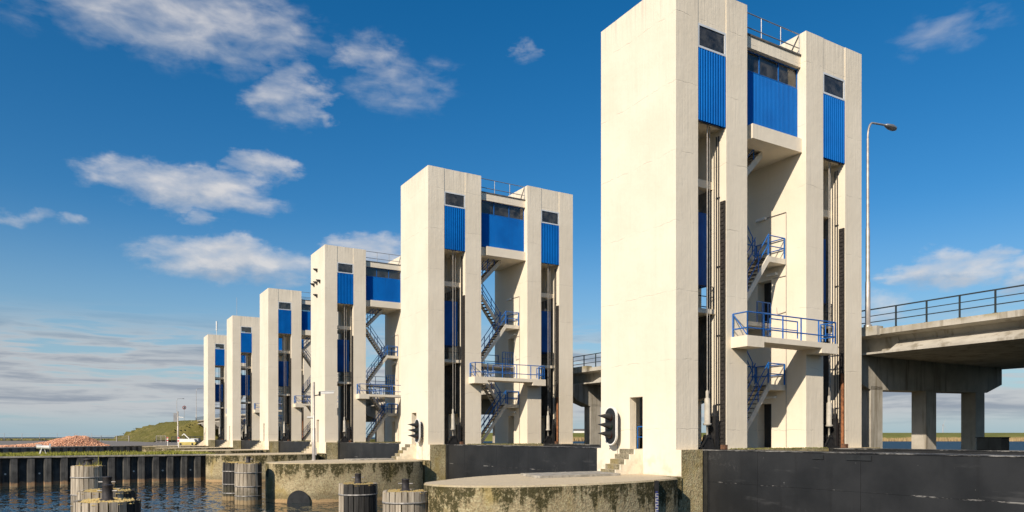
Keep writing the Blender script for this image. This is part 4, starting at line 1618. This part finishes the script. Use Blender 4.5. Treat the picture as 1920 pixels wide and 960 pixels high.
# ------------------------------------------------------------------ brick heap
hp = empty('brick_heap', plan(100, 124) + (0,), 'long low heap of orange broken bricks beside the far sheet-pile wall', 'brick heap')
hx, hy_ = plan(100, 124)
prof_ = [(-22, .0), (0, .12), (30, .22), (62, .42), (92, .78), (105, 1.12), (120, 1.42), (140, 1.72), (158, 1.68), (172, 1.30), (184, .72), (196, .18), (204, 0)]


def heap_h(px_):
    for (a, ha), (b, hb) in zip(prof_[:-1], prof_[1:]):
        if a <= px_ <= b:
            return ha + (hb - ha) * (px_ - a) / (b - a)
    return 0


def heap_pt(px_, s):
    """px_ runs along the heap, s in -1..1 across it"""
    t = (px_ + 22) / 226
    d0 = 112 + 20 * t
    x, y = plan(px_, d0 + 1.2 + 3.4 + s * 3.4)
    h = heap_h(px_)
    z = h * max(0, 1 - abs(s) ** 1.6) * (1 + .14 * noise.noise(Vector((px_ * .09, s * 3, 0))))
    return x, y, z


m = MB()
ni, nj = 90, 12
vs_ = []
for i in range(ni + 1):
    for j in range(nj + 1):
        x, y, z = heap_pt(-22 + 226 * i / ni, -1 + 2 * j / nj)
        vs_.append((x - hx, y - hy_, z - .04))
m.add(vs_, [(i * (nj + 1) + j, (i + 1) * (nj + 1) + j, (i + 1) * (nj + 1) + j + 1, i * (nj + 1) + j + 1) for i in range(ni) for j in range(nj)])
m.build('rubble_bed', 'brick_rubble', hp)
m = MB()
random.seed(9)
cnt = 0
while cnt < 5200:
    px_ = random.uniform(-22, 206)
    s = random.uniform(-1.06, .6)
    if random.random() > .25 + heap_h(px_) / 1.5:
        continue
    x, y, z = heap_pt(px_, s)
    k = random.uniform(.7, 1.35)
    mt = Matrix.Translation((x - hx, y - hy_, z + random.uniform(-.02, .07))) @ Matrix.Rotation(random.uniform(0, 6.28), 4, 'Z') @ Matrix.Rotation(random.uniform(-.8, .8), 4, 'X') @ Matrix.Rotation(random.uniform(-.5, .5), 4, 'Y')
    a, b, c = .13 * k, .075 * k, .05 * k
    m.add([mt @ Vector(q) for q in ((-a, -b, -c), (a, -b, -c), (a, b, -c), (-a, b, -c), (-a, -b, c), (a, -b, c), (a, b, c), (-a, b, c))],
          [(3, 2, 1, 0), (4, 5, 6, 7), (0, 1, 5, 4), (1, 2, 6, 5), (2, 3, 7, 6), (3, 0, 4, 7)])
    cnt += 1
bo = m.build('bricks', 'brick_rubble', hp)
bo['kind'] = 'stuff'

# ------------------------------------------------------------------ small things on the left bank
# white winch or pump on the grass strip
wx, wy = plan(80, 66)
wn = empty('pump', (wx, wy, -.03), 'small white pump on thin legs standing on the grass strip', 'pump')
MB().tube((-.45, .1, .75), (.55, -.1, .70), .17, 12).build('body', 'white_paint', wn)
MB().tube((.5, -.12, .70), (.62, -.12, .70), .34, 14).build('wheel', 'pale_grey', wn)
lg = MB()
for (x, y) in ((-.3, .3), (-.2, -.3), (.3, .0)):
    lg.tube((x * .3, y * .2, .7), (x, y, 0), .035, 6)
lg.build('legs', 'white_paint', wn)
MB().beam((-.5, .1, .92), (-.05, 0, .92), .2, .12).build('motor', 'pale_grey', wn)

# mast with camera on the farthest nose, red and white marker posts
mx_, my_ = -4.9, 123.46 + 1.2
ms = empty('camera_mast', (mx_, my_, 0), 'distant pale mast with a board and camera near the farthest tower', 'mast')
MB().lathe([(.2, 0), (.2, .05), (.14, .06), (.14, 3.6), (.1, 3.65), (.1, 6.3)], 10).build('shaft', 'galvanised', ms)
MB().box(-.75, -.12, -.05, .05, 4.4, 6.0).build('board', 'pale_grey', ms)
MB().beam((.1, 0, 5.3), (.9, -.2, 5.2), .16, .18).build('camera', 'white_paint', ms)


def marker(loc, label):
    o = empty('marker_post', loc, label, 'post', 'red and white marker posts')
    MB().box(-.04, .04, -.04, .04, 0, 1.55).build('post', 'white_paint', o)
    MB().box(-.13, .13, -.07, -.045, .75, 1.6).build('plate', 'white_paint', o)
    for z in (.9, 1.35):
        MB().box(-.13, .13, -.085, -.071, z, z + .22).build('stripe', 'red_paint', o)
    o.rotation_euler.z = R(-25)


marker((-6.6, 124.9, 0), 'red and white marker post left of the distant pale mast')
marker((-7.4, 101.3, 0), 'red and white marker post right of the distant pale mast')

# work float: yellow hull, white deckhouse with raked frame; grey sack beside it
fx, fy = plan(352, 146)
wf = empty('work_machine', (fx, fy, 0), 'small white and yellow work machine with a raised boom beside the farthest tower', 'machine', None, R(-30))
mb = MB()
mb.extrude([(-1.75, .30), (-1.35, .02), (1.55, .02), (1.85, .30), (1.85, .62), (-1.75, .62)], 'y', -.7, .7)
mb.build('hull', 'yellow_paint', wf)
mb = MB()
mb.extrude([(-1.6, .62), (-1.45, 1.25), (1.5, 1.2), (1.7, .62)], 'y', -.62, .62)
mb.build('housing', 'white_paint', wf)
mb = MB()
mb.beam((.4, -.2, 1.2), (-.65, -.2, 2.25), .12, .16)
mb.beam((-.65, -.2, 2.25), (-1.05, -.2, 1.9), .10, .12)
mb.build('boom', 'white_paint', wf)
for x in (-1.1, 1.2):
    MB().tube((x, -.72, .22), (x, .72, .22), .22, 12).build('roller', 'dark_steel', wf)
fx, fy = plan(366, 147)
sk = empty('generator', (fx, fy, 0), 'grey box generator with dark opening beside the yellow work machine', 'generator', None, R(-30))
MB().box(-.85, .85, -.6, .6, .12, 1.35).build('casing', 'bag_grey', sk)
MB().box(-.2, .25, -.63, -.601, .3, .95).build('opening', 'signal_black', sk)
MB().box(-.8, .8, -.5, .5, 0, .12).build('skid', 'dark_steel', sk)


# fences
def fence(pts, h, label, step, mesh_rows, mat='bridge_rail', z=0.0, r=.04, rr=.02, panels=False):
    root = empty('wire_fence', (pts[0][0], pts[0][1], z), label, 'fence', 'wire fences round the yard')
    P0 = Vector(pts[0])
    rm = MB()
    for a, b in zip(pts[:-1], pts[1:]):
        A, B = Vector(a) - P0, Vector(b) - P0
        n = max(1, round((B - A).length / step))
        for i in range(n + 1):
            c = A.lerp(B, i / n)
            MB().tube((0, 0, 0), (0, 0, h * (1.04 if not panels else 1.0)), r, 6).build('post', mat, root, (c.x, c.y, 0))
        for q in mesh_rows:
            rm.tube((A.x, A.y, h * q), (B.x, B.y, h * q), rr, 5)
        if panels:
            k = int((B - A).length / .33)
            for i in range(k + 1):
                c = A.lerp(B, i / k)
                rm.tube((c.x, c.y, .1), (c.x, c.y, h), .03, 4)
    rm.build('wires', mat, root)
    return root


fence([plan(-60, 315), plan(172, 325)], 3.0, 'thin wire fence along the back of the yard at the left edge', 7.2, (.95, .55, .2), 'pale_grey', .2, .09, .035)
fence([plan(160, 262), plan(219, 264)], 2.05, 'railing on grey posts across the yard, left part near the hill', 6.2, (1.0, .8, .5, .08), 'grey_steel', 0, .14, .06)
fence([plan(219, 264), plan(242, 266)], 2.05, 'short railing bay on grey posts at the foot of the hill', 4.3, (1.0, .8, .5, .08), 'galvanised', 0, .2, .06)
fence([plan(293, 215), plan(311, 214)], 1.95, 'short steel bar gate in front of the grassy hill', 1.5, (1.0, .12), 'galvanised', 0, .09, .05, True)
fence([plan(322, 205), plan(384, 196)], 1.75, 'dark steel bar fence behind the yellow work machine', 2.4, (1.0, .12), 'bridge_rail', 0, .08, .05, True)
# round road sign on the hill
sx, sy = plan(345.5, 280)
sg = empty('road_sign', (sx, sy, 6.6), 'red rimmed road sign with black symbol on the grassy hill', 'road sign', None, R(12))
MB().tube((0, 0, 0), (0, 0, 7.2), .06, 8).build('post', 'galvanised', sg)
N = 8
MB().tube((0, -.09, 6.2), (0, -.03, 6.2), .72, 10).build('plate', 'red_paint', sg)
MB().tube((0, -.12, 6.2), (0, -.091, 6.2), .5, 10).build('face', 'white_paint', sg)
MB().beam((-.2, -.14, 5.8), (.2, -.14, 6.6), .03, .2).build('symbol', 'signal_black', sg)

# far shore: farm building and a wind turbine
bx, by = plan(1088, 765)
fb = empty('farm_building', (bx, by, 5.5), 'tiny white farm building on the far shore between the two nearest towers', 'building', None, R(-31))
MB().box(-7, 7, -3, 3, 0, 2.6).build('wall', 'white_paint', fb)
MB().extrude([(-3.3, 2.6), (3.3, 2.6), (0, 4.6)], 'x', -7.2, 7.2).build('roof', 'roof_felt', fb)
tx, ty = plan(1768, 2600)
wt = empty('wind_turbine', (tx, ty, WZ), 'very distant pale wind turbine on the horizon under the bridge', 'wind turbine', None, R(-31))
MB().lathe([(2.0, 0), (1.1, 46)], 10).build('tower', 'pale_grey', wt)
MB().box(-1.2, 1.2, -2.4, 2.4, 46, 48.2).build('nacelle', 'pale_grey', wt)
for q in (20, 140, 260):
    MB().add([(-.9, -2.7, 47), (.9, -2.7, 47), (.9, -2.4, 47), (-.9, -2.4, 47), (22 * math.sin(R(q)) - .2, -2.7, 47 + 22 * math.cos(R(q))), (22 * math.sin(R(q)) + .2, -2.7, 47 + 22 * math.cos(R(q))), (22 * math.sin(R(q)) + .2, -2.5, 47 + 22 * math.cos(R(q))), (22 * math.sin(R(q)) - .2, -2.5, 47 + 22 * math.cos(R(q)))],
             [(3, 2, 1, 0), (4, 5, 6, 7), (0, 1, 5, 4), (1, 2, 6, 5), (2, 3, 7, 6), (3, 0, 4, 7)]).build('blade', 'pale_grey', wt)
